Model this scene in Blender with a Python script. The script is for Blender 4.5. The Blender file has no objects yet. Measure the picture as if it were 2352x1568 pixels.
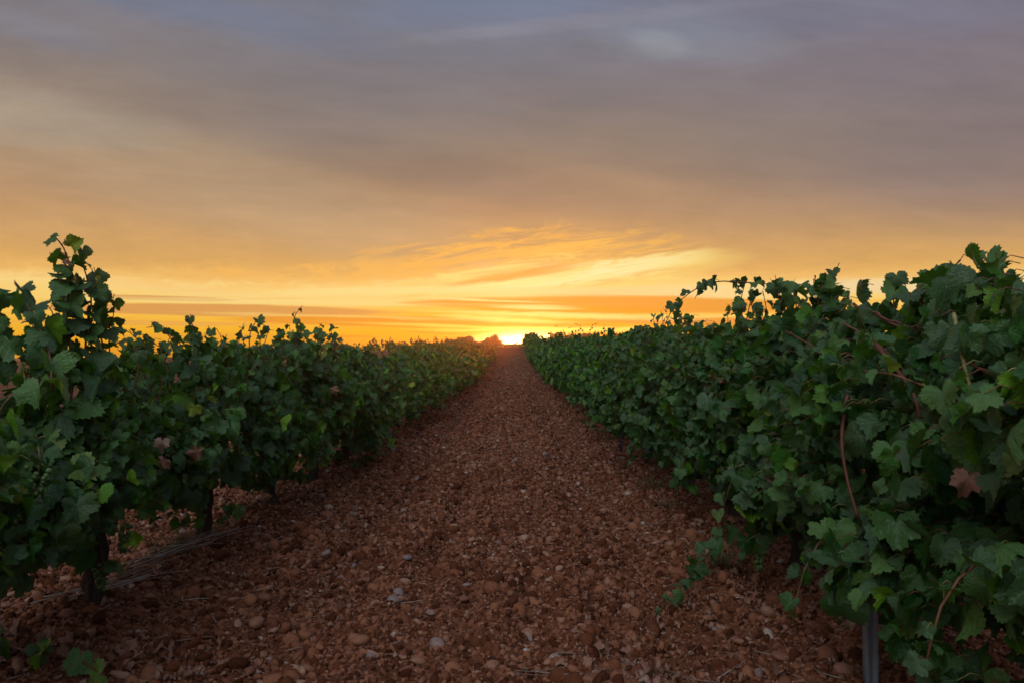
import bpy, bmesh, math, random
import numpy as np
from mathutils import Vector, Matrix
C = bpy.context.scene
COL = C.collection
random.seed(7)
rng = np.random.default_rng(11)

# ------------------------------------------------------------------ camera
FPX = 1829.0 / 2352.0            # focal length over image width (28 mm on 36 mm)
EYE = 1.04                       # height of the lens above the ground underfoot
cam_d = bpy.data.cameras.new('camera'); cam = bpy.data.objects.new('camera', cam_d); COL.objects.link(cam)
cam_d.sensor_width = 36.0; cam_d.lens = 36.0 * FPX
cam.location = (0, 0, EYE)
PITCH = math.atan((805 - 784) / 1829.0)
YAW = math.atan((1180 - 1176) / 1829.0)
cam.rotation_euler = (math.pi / 2 + PITCH, 0, YAW)
cam_d.clip_start = 0.05; cam_d.clip_end = 6000
cam_d.dof.use_dof = True; cam_d.dof.focus_distance = 7.5; cam_d.dof.aperture_fstop = 11
C.camera = cam

def at(px, py, d):
    """world point seen at photo position (2352 px wide scale) at forward distance d"""
    return Vector(((px - 1180) / 1829 * d, d, EYE + (805 - py) / 1829 * d))

# ------------------------------------------------------------------ view
C.view_settings.view_transform = 'Standard'; C.view_settings.look = 'None'
C.view_settings.exposure = 0.0; C.view_settings.gamma = 1.0
C.render.engine = 'CYCLES'
C.cycles.max_bounces = 6; C.cycles.diffuse_bounces = 3; C.cycles.glossy_bounces = 2
C.cycles.transmission_bounces = 4; C.cycles.transparent_max_bounces = 4; C.cycles.volume_bounces = 0
C.cycles.use_denoising = True

# ------------------------------------------------------------------ node maths helper
def lin(c):
    return tuple(((v / 255) / 12.92 if v / 255 <= 0.04045 else ((v / 255 + 0.055) / 1.055) ** 2.4) for v in c)

class G:
    """tiny expression builder over one node tree"""
    def __init__(self, nt): self.nt = nt
    def node(self, t, **kw):
        n = self.nt.nodes.new(t)
        for k, v in kw.items(): setattr(n, k, v)
        return n
    def m(self, op, *a, clamp=False):
        n = self.node('ShaderNodeMath', operation=op); n.use_clamp = clamp
        for i, v in enumerate(a):
            if isinstance(v, E): self.nt.links.new(v.s, n.inputs[i])
            else: n.inputs[i].default_value = float(v)
        return E(self, n.outputs[0])
    def vec(self, x, y, z=0.0):
        n = self.node('ShaderNodeCombineXYZ')
        for i, v in enumerate((x, y, z)):
            if isinstance(v, E): self.nt.links.new(v.s, n.inputs[i])
            else: n.inputs[i].default_value = float(v)
        return E(self, n.outputs[0])
    def noise(self, vec, scale=1.0, detail=3.0, rough=0.5, dist=0.0):
        n = self.node('ShaderNodeTexNoise'); n.inputs['Scale'].default_value = scale
        n.inputs['Detail'].default_value = detail; n.inputs['Roughness'].default_value = rough
        n.inputs['Distortion'].default_value = dist
        if vec is not None: self.nt.links.new(vec.s, n.inputs['Vector'])
        return E(self, n.outputs[0])
    def smooth(self, v, a, b):
        n = self.node('ShaderNodeMapRange', interpolation_type='SMOOTHSTEP')
        self.nt.links.new(v.s, n.inputs['Value'])
        n.inputs['From Min'].default_value = a; n.inputs['From Max'].default_value = b
        return E(self, n.outputs[0])
    def ramp(self, v, stops, lo, hi):
        r = self.node('ShaderNodeValToRGB'); cr = r.color_ramp
        f = (v - lo) * (1.0 / (hi - lo)); self.nt.links.new(f.s, r.inputs[0])
        while len(cr.elements) > 1: cr.elements.remove(cr.elements[-1])
        for i, (p, c) in enumerate(stops):
            e = cr.elements[0] if i == 0 else cr.elements.new((p - lo) / (hi - lo))
            e.position = (p - lo) / (hi - lo); e.color = (*c, 1)
        return E(self, r.outputs[0])
    def mix(self, f, a, b):
        n = self.node('ShaderNodeMix', data_type='RGBA')
        for s, v in ((n.inputs[0], f), (n.inputs[6], a), (n.inputs[7], b)):
            if isinstance(v, E): self.nt.links.new(v.s, s)
            elif isinstance(v, (int, float)): s.default_value = float(v)
            else: s.default_value = (*v, 1)
        return E(self, n.outputs[2])
    def vop(self, op, a, b=None, scale=None):
        n = self.node('ShaderNodeVectorMath', operation=op)
        self.nt.links.new(a.s, n.inputs[0])
        if isinstance(b, E): self.nt.links.new(b.s, n.inputs[1])
        elif b is not None: n.inputs[1].default_value = b
        if isinstance(scale, E): self.nt.links.new(scale.s, n.inputs['Scale'])
        elif scale is not None: n.inputs['Scale'].default_value = scale
        return E(self, n.outputs[0])
    def attr(self, name, out='Fac'):
        n = self.node('ShaderNodeAttribute', attribute_name=name); return E(self, n.outputs[out])
    def xyz(self, v):
        n = self.node('ShaderNodeSeparateXYZ'); self.nt.links.new(v.s, n.inputs[0])
        return [E(self, o) for o in n.outputs]

class E:
    def __init__(self, g, s): self.g = g; self.s = s
    def __add__(self, o): return self.g.m('ADD', self, o)
    __radd__ = __add__
    def __sub__(self, o): return self.g.m('SUBTRACT', self, o)
    def __rsub__(self, o): return self.g.m('SUBTRACT', o, self)
    def __mul__(self, o): return self.g.m('MULTIPLY', self, o)
    __rmul__ = __mul__
    def __truediv__(self, o): return self.g.m('DIVIDE', self, o)

# ------------------------------------------------------------------ sky
SUN_EL = math.radians(0.75); SUN_AZ = math.atan((1206 - 1180) / 1829.0)     # just above the crest of the path
world = bpy.data.worlds.new('World'); C.world = world; world.use_nodes = True
nt = world.node_tree; nt.nodes.clear(); g = G(nt)
tc = g.node('ShaderNodeTexCoord'); D = E(g, tc.outputs['Generated'])
dx, dy, dz = g.xyz(D)
dyc = g.m('MAXIMUM', dy, 0.12)
U = dx / dyc * 1829.0 + 1180.0           # direction, unrolled forward
V = 805.0 - dz / dyc * 1829.0
front = g.smooth(dy, 0.18, 0.5)
EL = g.m('ARCSINE', dz) * 57.2958
wide = g.noise(g.vec(U * 0.0011, V * 0.0030, 3.1), 1.0, 4, 0.55)
fine = g.noise(g.vec(U * 0.0042 + V * 0.004, V * 0.022, 8.0), 1.0, 5, 0.62)
wisp = g.noise(g.vec(U * 0.011 + V * 0.012, V * 0.034, 1.7), 1.0, 6, 0.66, 0.6)

def lens(x, y, a, b, slope=0.0, warp=7.0, soft=(1.35, 0.35), wn=None):
    t = (U - x) * (1.0 / a)
    s = (V - y - (U - x) * slope + ((wn or fine) - 0.5) * (2 * warp)) * (1.0 / b)
    return g.smooth(t * t + s * s, soft[0], soft[1])

def rise(x, h, w):
    t = (U - x) * (1.0 / w)
    return g.m('EXPONENT', (t * t) * -1.0) * h

# the cloud sheet: colour by elevation, its lower edge lifted over the sun and torn by noise
diag = lens(400, 395, 760, 95, 0.25, 55, (2.3, -0.4), wide)
elw = EL + (wide - 0.5) * 5.0 * g.smooth(EL, 5.0, 14.0) - rise(1240, 1.55, 270) * g.smooth(EL, 11.0, 5.0) \
      + (wisp - 0.5) * 1.5 * g.smooth(EL, 2.2, 4.2) * g.smooth(EL, 12.0, 6.0) \
      + (U - 1180.0) * 0.0010 * g.smooth(EL, 6.0, 14.0)
S = [(-90, (70, 60, 55)), (-3, (205, 130, 30)), (0, (254, 168, 6)), (1.0, (255, 184, 22)), (2.2, (255, 194, 66)), (3.3, (255, 211, 112)),
     (4.5, (255, 217, 136)), (5.0, (244, 188, 104)), (5.9, (223, 170, 98)), (7.6, (207, 160, 105)), (9.6, (186, 147, 110)),
     (12.0, (166, 136, 110)), (14.5, (152, 133, 118)), (17.5, (134, 124, 123)), (21.0, (124, 122, 132)), (25.0, (121, 125, 142)),
     (40, (118, 130, 158)), (90, (126, 142, 176))]
S = [(max(p, -6), lin(c)) for p, c in S][0:]
col = g.ramp(elw, S, -6.0, 90.0)
# right side more mauve, left band paler
side = g.smooth(U, 1300, 2500) * g.smooth(EL, 6.0, 13.0) * front
col = g.mix(side * 0.55, col, lin((126, 113, 122)))
col = g.mix(diag * 0.42 * front, col, lin((190, 164, 132)))
dk = lens(760, 330, 620, 60, 0.2, 20, (1.9, 0.0), wide)
col = g.mix(dk * 0.30 * front, col, lin((126, 112, 108)))
dk2 = lens(1750, 330, 700, 90, 0.12, 20, (1.9, 0.0), wide)
col = g.mix(dk2 * 0.30 * front, col, lin((132, 118, 112)))
for (x, y, a, b, sl, k, c) in ((500, 30, 360, 40, 0.22, 0.38, (110, 124, 152)), (1160, 0, 330, 50, -0.1, 0.36, (112, 130, 162)),
                               (60, 60, 180, 30, 0.25, 0.35, (134, 138, 154)), (1590, 80, 190, 60, 0.1, 0.5, (146, 152, 166)),
                               (1520, 98, 60, 26, 0.1, 0.3, (166, 170, 172)), (1380, 42, 420, 16, -0.11, 0.35, (152, 148, 156)),
                               (1950, 20, 600, 60, 0.0, 0.35, (124, 124, 148)), (90, 270, 260, 60, 0.12, 0.55, (170, 158, 144)),
                               (1900, 160, 460, 80, -0.06, 0.3, (136, 122, 130)), (2250, 380, 300, 140, 0.1, 0.35, (128, 114, 116))):
    col = g.mix(lens(x, y, a, b, sl, b * 0.9, (2.4, -0.3), wide if b > 70 else (fine if b > 36 else wisp)) * k * front, col, lin(c))
soft_tex = g.noise(g.vec(U * 0.0022 - V * 0.002, V * 0.0085, 21.0), 1.0, 6, 0.6, 0.4)
mid_tex = g.noise(g.vec(U * 0.0050 + V * 0.004, V * 0.030 - U * 0.004, 31.0), 1.0, 6, 0.66, 0.5)
tex = g.node('ShaderNodeVectorMath', operation='SCALE'); nt.links.new(col.s, tex.inputs[0])
nt.links.new((1.02 + ((soft_tex - 0.5) * 0.40 + (mid_tex - 0.5) * 0.22) * front * g.smooth(EL, 3.0, 8.0)).s, tex.inputs['Scale']); col = E(g, tex.outputs[0])
# breaks in the sheet low in the west: pale openings and thin cloud bars
fib = g.noise(g.vec(U * 0.0065, (V + U * 0.15) * 0.055, 4.4), 1.0, 7, 0.68, 0.5)       # fibres combed up to the right
bar = g.noise(g.vec(U * 0.0030 + 5.0, V * 0.085, 2.2), 1.0, 6, 0.62, 0.3)              # level bars
lump = g.noise(g.vec(U * 0.010, V * 0.022, 9.3), 1.0, 6, 0.62, 0.7)
def lit(x, y, a, b, sl, k, c, w=5, soft=(1.5, 0.1), wn=None, mod=None):
    f = lens(x, y, a, b, sl, w, soft, wn) * k * front
    if mod is not None: f = g.m('MULTIPLY', f, mod, clamp=True)
    return g.mix(f, col, tuple(v * (1.35 if min(c) > 180 else 1.0) for v in lin(c)))
mf = g.smooth(fib, 0.38, 0.60); ml = g.smooth(lump, 0.38, 0.60); mb = g.smooth(bar, 0.36, 0.60)
col = lit(330, 655, 250, 16, 0.10, 0.8, (255, 212, 132), 10, (1.6, 0.1), lump)
col = lit(640, 640, 330, 26, 0.0, 0.75, (253, 190, 96), 34, (2.0, 0.0), lump, ml)
col = lit(880, 622, 230, 24, -0.03, 0.7, (253, 190, 96), 34, (2.0, 0.0), lump, ml)
col = lit(1190, 586, 330, 46, -0.06, 0.95, (255, 190, 88), 60, (2.3, 0.0), lump, mf)
col = lit(1330, 596, 250, 34, -0.02, 0.6, (255, 196, 96), 40, (2.2, 0.0), fib, mf)
col = lit(1180, 634, 330, 30, -0.08, 0.8, (255, 200, 92), 22, (1.8, 0.1), fib, ml)
col = lit(1330, 642, 330, 34, -0.14, 1.0, (255, 224, 124), 22, (1.8, 0.0), fib)
mf2 = g.smooth(fib, 0.40, 0.60)
col = lit(1370, 626, 190, 22, -0.15, 0.85, (255, 240, 172), 28, (2.8, -0.9), fib, 0.35 + mf2)
col = lit(1255, 645, 190, 12, -0.10, 0.9, (255, 244, 176), 22, (2.0, -0.2), fib, 0.25 + mf2)
col = lit(1210, 606, 170, 12, -0.12, 0.75, (255, 222, 128), 24, (2.0, -0.2), fib, mf2)
col = lit(1060, 640, 170, 10, -0.05, 0.8, (255, 226, 134), 22, (2.0, -0.2), lump, 0.2 + ml)
col = lit(1440, 640, 210, 9, -0.16, 0.6, (246, 184, 96), 22, (1.9, -0.1), fib, mf2)
col = lit(1150, 652, 240, 10, -0.07, 0.8, (255, 236, 150), 14, (1.6, 0.1), fib)
col = lit(1170, 634, 170, 10, -0.17, 0.75, (232, 160, 70), 14, (2.0, -0.2), fib)
col = lit(1120, 618, 110, 5, -0.13, 0.8, (255, 224, 130), 10, (1.5, 0.1), fib)
col = lit(1480, 655, 330, 10, -0.08, 0.55, (255, 206, 112), 12, (1.7, 0.1), fib, mb)
col = lit(1620, 670, 600, 18, -0.01, 0.65, (255, 222, 158), 7, (1.5, 0.1), bar)
col = lit(900, 668, 300, 11, -0.02, 0.8, (255, 228, 146), 8, (1.6, 0.1), lump)
col = lit(700, 690, 560, 14, 0.01, 0.6, (255, 222, 142), 6, (1.5, 0.1), bar)
# a few faint level bars everywhere in the low band
low = g.smooth(EL, 4.2, 3.2) * g.smooth(EL, 0.3, 1.0)
col = g.mix(g.smooth(bar, 0.52, 0.66) * low * front * 0.55, col, lin((246, 170, 60)))
col = g.mix(g.smooth(bar, 0.42, 0.30) * low * front * 0.45, col, lin((255, 220, 110)))
for a in ((360, 684, 190, 5, 0.035, 0.85, (222, 158, 88)),
          (480, 712, 440, 14, 0.014, 0.92, (224, 158, 86)), (950, 740, 440, 14, 0.020, 0.95, (238, 154, 48)),
          (330, 742, 330, 6, 0.01, 0.6, (238, 168, 84)), (1060, 699, 150, 6, 0.02, 0.9, (238, 158, 56)),
          (1450, 700, 500, 20, 0.010, 0.95, (242, 160, 62)), (1300, 714, 240, 9, 0.0, 0.85, (246, 160, 44)),
          (1640, 738, 350, 9, 0.005, 0.9, (238, 156, 66)), (770, 772, 100, 3.5, 0.02, 0.65, (240, 150, 40)),
          (1000, 764, 70, 3, 0.03, 0.7, (238, 150, 40)), (1250, 747, 160, 7, 0.01, 0.8, (246, 158, 24))):
    col = lit(*a[:7], 6, (1.25, 0.55), bar)
for a in ((1290, 724, 290, 7, 0.03, 0.9, (255, 236, 140)), (1160, 734, 150, 7, 0.05, 0.9, (255, 236, 130)),
          (1330, 757, 340, 6, 0.0, 1.0, (255, 238, 110)), (1130, 753, 340, 4, 0.035, 0.9, (255, 222, 90)),
          (1120, 690, 140, 4, 0.04, 0.85, (255, 232, 150)), (1230, 708, 100, 5, 0.02, 0.85, (255, 236, 150)), (1650, 725, 280, 4, 0.0, 0.8, (255, 216, 120)),
          (600, 692, 520, 5, 0.02, 0.6, (255, 224, 140)), (2030, 656, 240, 16, 0.0, 0.7, (246, 218, 172)),
          (760, 726, 320, 4, 0.03, 0.7, (255, 214, 116))):
    col = lit(*a, 9, (1.8, -0.3), fib if a[3] > 5 else bar)
# light of the low sun in the air around it
def glow(wx, wy, c, k, x=1206, y=788):
    t = (U - x) * (1.0 / wx); s = (V - y) * (1.0 / wy)
    f = g.m('EXPONENT', g.m('SQRT', t * t + s * s) * -1.0) if k < 1 else g.m('EXPONENT', (t * t + s * s) * -1.0)
    n = g.node('ShaderNodeVectorMath', operation='SCALE'); n.inputs[0].default_value = c
    nt.links.new((f * front * k).s, n.inputs['Scale']); return E(g, n.outputs[0])
add = g.vop('ADD', glow(230, 50, (1.0, 0.38, 0.02), 0.36), glow(80, 21, (2.6, 1.9, 0.55), 1.6))
add = g.vop('ADD', add, glow(72, 16, (9.0, 6.4, 2.6), 1.0, 1208, 790))
col = g.vop('ADD', col, add)
# clear dusk sky shows thinly through the sheet and more of it behind the camera
sky = g.node('ShaderNodeTexSky', sky_type='NISHITA'); sky.sun_disc = False
sky.sun_elevation = SUN_EL; sky.sun_rotation = SUN_AZ
bg1 = g.node('ShaderNodeBackground'); bg1.inputs[1].default_value = 0.08; nt.links.new(sky.outputs[0], bg1.inputs[0])
back = g.smooth(dy, 0.35, -0.6)
col = g.mix(back, col, g.ramp(EL, [(-6, lin((80, 74, 74))), (0, lin((104, 100, 112))), (14, lin((128, 130, 142))), (60, lin((126, 136, 162))), (90, lin((114, 128, 160)))], -6.0, 90.0))
# bright patch added to the unseen sky behind the camera to light the foliage
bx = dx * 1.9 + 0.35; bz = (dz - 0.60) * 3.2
fill_patch = g.m('EXPONENT', (bx * bx + bz * bz) * -2.2) * g.smooth(dy, 0.05, -0.45)
bn = g.node('ShaderNodeVectorMath', operation='SCALE'); bn.inputs[0].default_value = (4.7, 5.1, 5.2); nt.links.new(fill_patch.s, bn.inputs['Scale'])
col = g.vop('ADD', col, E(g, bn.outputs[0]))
bg2 = g.node('ShaderNodeBackground'); nt.links.new(col.s, bg2.inputs[0]); bg2.inputs[1].default_value = 1.0
ad = g.node('ShaderNodeAddShader'); out = g.node('ShaderNodeOutputWorld')
sc_ = g.node('ShaderNodeMixShader'); sc_.inputs[0].default_value = 0.94
nt.links.new(bg1.outputs[0], sc_.inputs[1]); nt.links.new(bg2.outputs[0], sc_.inputs[2])
nt.links.new(sc_.outputs[0], out.inputs['Surface'])
world.cycles.sampling_method = 'MANUAL'; world.cycles.sample_map_resolution = 1024

# ------------------------------------------------------------------ sun, nearly down
sd = bpy.data.lights.new('sun', 'SUN'); sun = bpy.data.objects.new('sun', sd); COL.objects.link(sun)
sd.energy = 0.9; sd.angle = math.radians(0.6); sd.color = (1.0, 0.15, 0.025)
sv = Vector((math.sin(SUN_AZ) * math.cos(SUN_EL), math.cos(SUN_AZ) * math.cos(SUN_EL), math.sin(SUN_EL)))
sun.rotation_euler = sv.to_track_quat('Z', 'Y').to_euler()
# ------------------------------------------------------------------ terrain height
def _hash(ix, iy, seed):
    h = (ix * 374761393 + iy * 668265263 + seed * 1442695041) & 0xFFFFFFFF
    h = ((h ^ (h >> 13)) * 1274126177) & 0xFFFFFFFF
    return ((h ^ (h >> 16)) & 0xFFFF) / 65535.0
def vnoise(x, y, seed=0):
    x = np.asarray(x, float); y = np.asarray(y, float)
    ix = np.floor(x).astype(np.int64); iy = np.floor(y).astype(np.int64)
    fx = x - ix; fy = y - iy; fx = fx * fx * (3 - 2 * fx); fy = fy * fy * (3 - 2 * fy)
    a = _hash(ix, iy, seed); b = _hash(ix + 1, iy, seed); c = _hash(ix, iy + 1, seed); d = _hash(ix + 1, iy + 1, seed)
    return (a + (b - a) * fx) * (1 - fy) + (c + (d - c) * fx) * fy
def fbm(x, y, seed=0, o=4):
    s = 0; a = 0.5; n = 0
    for k in range(o):
        s = s + a * vnoise(x * 2 ** k, y * 2 ** k, seed + k); n += a; a *= 0.5
    return s / n
PY = [-60, -20, 0, 5, 10, 20, 30, 45, 60, 72, 80, 88, 100, 140, 250, 500, 1000, 4000]
PZ = [-0.2, -0.05, 0, -.07, -.14, -.12, -.05, .20, .68, 1.12, 1.36, 1.47, 1.42, 0.6, -3.5, -14, -34, -34]
ROWX_L, ROWX_R = -1.67, 1.34
SPACING = 2.85
def base_h(x, y):
    x = np.asarray(x, float); y = np.asarray(y, float)
    # smooth the profile by averaging
    z = sum(np.interp(y + d, PY, PZ) for d in (-3, -1.5, 0, 1.5, 3)) / 5
    t = np.clip(y / 80.0, 0, 1.2)
    xl = np.clip(x, -90, 0); xr = np.clip(x, 0, 120)
    return z + t * (0.027 * xl + 0.009 * xr)
def ground_h(x, y):
    x = np.asarray(x, float); y = np.asarray(y, float)
    z = base_h(x, y)
    fade = np.clip((60 - y) / 40, 0, 1)
    for rx in (ROWX_L, ROWX_R):                   # low banks under the vines, wheel tracks between
        z = z + 0.07 * np.exp(-((x - rx) / 0.30) ** 2) * fade
    wv = 0.05 * np.sin(y * 0.7) + 0.10 * (fbm(y * 0.5, y * 0 + 3, 44, 2) - 0.5)
    for tx, dp in ((-0.86, 0.045), (0.60, 0.045)):          # wheel ruts with pushed-up shoulders
        z = z - 1.3 * dp * np.exp(-((x - tx - wv) / 0.17) ** 2) * fade + 0.040 * (np.exp(-((x - tx - wv - 0.31) / 0.10) ** 2) + np.exp(-((x - tx - wv + 0.31) / 0.10) ** 2)) * fade * (0.4 + 1.2 * vnoise(y * 2.1, x * 2, 61))
    z = z + 0.030 * np.sin((x + wv) * 24 + 2.5 * vnoise(x, y * 0.8, 71)) * fade * vnoise(x * 1.5, y * 0.9, 73)   # tine marks
    near = np.clip((40 - np.hypot(x, y)) / 30, 0, 1)
    z = z + (fbm(x * 1.3, y * 1.3, 5, 3) - 0.5) * 0.06 * (0.3 + 0.7 * near)
    z = z + (fbm(x * 7, y * 7, 9, 3) - 0.5) * 0.070 * near + (vnoise(x * 38, y * 38, 21) - 0.5) * 0.010 * near
    return z

# ------------------------------------------------------------------ mesh building
def make_mesh(name, V, F, mats, mat_idx=None, attrs=None, smooth=True):
    """V (n,3), F (m,3) triangles -> mesh datablock"""
    V = np.ascontiguousarray(V, np.float32); F = np.ascontiguousarray(F, np.int32)
    me = bpy.data.meshes.new(name)
    me.vertices.add(len(V)); me.vertices.foreach_set('co', V.ravel())
    k = F.shape[1]
    me.loops.add(F.size); me.loops.foreach_set('vertex_index', F.ravel())
    me.polygons.add(len(F)); me.polygons.foreach_set('loop_start', np.arange(0, F.size, k, dtype=np.int32))
    if smooth: me.polygons.foreach_set('use_smooth', np.ones(len(F), bool))
    for m in mats: me.materials.append(m)
    if mat_idx is not None: me.polygons.foreach_set('material_index', np.ascontiguousarray(mat_idx, np.int32))
    for an, (ty, arr) in (attrs or {}).items():
        a = me.attributes.new(an, ty, 'POINT')
        a.data.foreach_set('value' if ty == 'FLOAT' else 'vector', np.ascontiguousarray(arr, np.float32).ravel())
    me.update(calc_edges=True)
    return me

def link(name, me, parent=None, loc=None):
    o = bpy.data.objects.new(name, me); COL.objects.link(o)
    if parent is not None: o.parent = parent
    if loc is not None: o.location = loc
    return o
def tag(o, label=None, cat=None, group=None, kind=None):
    for k, v in (('label', label), ('category', cat), ('group', group), ('kind', kind)):
        if v: o[k] = v
    return o
def empty(name, loc, rz=0.0, s=1.0):
    o = bpy.data.objects.new(name, None); COL.objects.link(o)
    o.location = loc; o.rotation_euler = (0, 0, rz); o.scale = (s, s, s); o.empty_display_size = 0.1
    return o
def copy_tree(o, parent=None):
    c = o.copy(); COL.objects.link(c)
    if parent is not None: c.parent = parent
    for ch in [q for q in o.children]: copy_tree(ch, c)
    return c

class Soup:
    """gathers triangles of one mesh, with leaf coordinates and a per-piece tint"""
    def __init__(self): self.V = []; self.F = []; self.M = []; self.T = []; self.L = []; self.n = 0
    def add(self, V, F, mat=0, tint=0.5, lc=None):
        V = np.asarray(V, float); F = np.asarray(F, int)
        self.V.append(V); self.F.append(F + self.n); self.M.append(np.full(len(F), mat))
        self.T.append(np.full(len(V), tint) if np.isscalar(tint) else tint)
        self.L.append(np.zeros((len(V), 3)) if lc is None else lc); self.n += len(V)
    def stamp(self, tpls, which, P, R, S, tint, mat=0):
        """tpls list of (V,F); which (n,), P (n,3), R (n,3,3) columns = local axes, S (n,) or (n,3)"""
        which = np.asarray(which); S = np.asarray(S, float)
        if S.ndim == 1: S = S[:, None].repeat(3, 1)
        for k, (tv, tf) in enumerate(tpls):
            sel = np.where(which == k)[0]
            if not len(sel): continue
            W = np.einsum('nij,nvj->nvi', R[sel], tv[None] * S[sel][:, None, :]) + P[sel][:, None, :]
            nv = len(tv)
            F = (tf[None] + (np.arange(len(sel)) * nv)[:, None, None]).reshape(-1, 3) + self.n
            self.V.append(W.reshape(-1, 3)); self.F.append(F); self.M.append(np.full(len(F), mat))
            self.T.append(np.repeat(np.asarray(tint)[sel], nv)); self.L.append(np.tile(tv, (len(sel), 1)))
            self.n += nv * len(sel)
    def tube(self, pts, r0, r1, sides=6, mat=0, tint=0.5, knots=False):
        P = np.asarray(pts, float); n = len(P)
        T = np.gradient(P, axis=0); T /= np.linalg.norm(T, axis=1)[:, None] + 1e-9
        ref = np.array([0.31, 0.42, 0.85]); A = np.cross(T, ref); A /= np.linalg.norm(A, axis=1)[:, None] + 1e-9
        B = np.cross(T, A)
        r = np.linspace(r0, r1, n) if np.isscalar(r0) else np.asarray(r0)
        if knots: r = r * (1 + 0.25 * (np.arange(n) % 2))
        ang = np.linspace(0, 2 * np.pi, sides, endpoint=False)
        V = (P[:, None] + r[:, None, None] * (np.cos(ang)[None, :, None] * A[:, None] + np.sin(ang)[None, :, None] * B[:, None])).reshape(-1, 3)
        i = np.arange(n - 1)[:, None] * sides; j = np.arange(sides)[None]; j2 = (j + 1) % sides
        a = (i + j).ravel(); b = (i + j2).ravel(); c = (i + sides + j2).ravel(); d = (i + sides + j).ravel()
        F = np.concatenate([np.stack([a, b, c], 1), np.stack([a, c, d], 1)])
        V = np.concatenate([V, P[:1], P[-1:]]); k = n * sides
        cap0 = np.stack([np.full(sides, k), (np.arange(sides) + 1) % sides, np.arange(sides)], 1)
        e = (n - 1) * sides
        cap1 = np.stack([np.full(sides, k + 1), e + np.arange(sides), e + (np.arange(sides) + 1) % sides], 1)
        F = np.concatenate([F, cap0, cap1])
        t = np.linspace(0, 1, n).repeat(sides); lc = np.stack([np.tile(ang, n), t, t], 1); lc = np.concatenate([lc, lc[:1], lc[-1:]])
        self.add(V, F, mat, tint, lc)
    def mesh(self, name, mats, smooth=True):
        if not self.V: return None
        return make_mesh(name, np.concatenate(self.V), np.concatenate(self.F), mats, np.concatenate(self.M),
                         {'tint': ('FLOAT', np.concatenate(self.T)), 'leafco': ('FLOAT_VECTOR', np.concatenate(self.L))}, smooth)

def frames(nrm, tip):
    """rotation matrices with local z = nrm and local y as near tip as possible"""
    z = nrm / (np.linalg.norm(nrm, axis=1)[:, None] + 1e-9)
    y = tip - (tip * z).sum(1)[:, None] * z; y /= np.linalg.norm(y, axis=1)[:, None] + 1e-9
    x = np.cross(y, z)
    return np.stack([x, y, z], axis=2)

# ------------------------------------------------------------------ materials
def new_mat(name):
    m = bpy.data.materials.new(name); m.use_nodes = True; m.node_tree.nodes.clear()
    return m, G(m.node_tree)
def finish(gm, shader, disp=None):
    o = gm.node('ShaderNodeOutputMaterial'); gm.nt.links.new(shader, o.inputs['Surface'])
def bsdf(gm, color, rough=0.6, spec=0.5, normal=None, metallic=0.0):
    b = gm.node('ShaderNodeBsdfPrincipled')
    for k, v in (('Base Color', color), ('Roughness', rough), ('Specular IOR Level', spec), ('Metallic', metallic), ('Normal', normal)):
        if v is None: continue
        if isinstance(v, E): gm.nt.links.new(v.s, b.inputs[k])
        elif isinstance(v, (int, float)): b.inputs[k].default_value = float(v)
        else: b.inputs[k].default_value = (*v, 1)
    return b.outputs[0]
def bump(gm, h, strength=0.5, dist=0.01):
    b = gm.node('ShaderNodeBump'); b.inputs['Strength'].default_value = strength; b.inputs['Distance'].default_value = dist
    gm.nt.links.new(h.s, b.inputs['Height']); return E(gm, b.outputs[0])
def objco(gm):
    n = gm.node('ShaderNodeTexCoord'); return E(gm, n.outputs['Object'])
def worldpos(gm):
    n = gm.node('ShaderNodeNewGeometry'); return E(gm, n.outputs['Position'])

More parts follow.
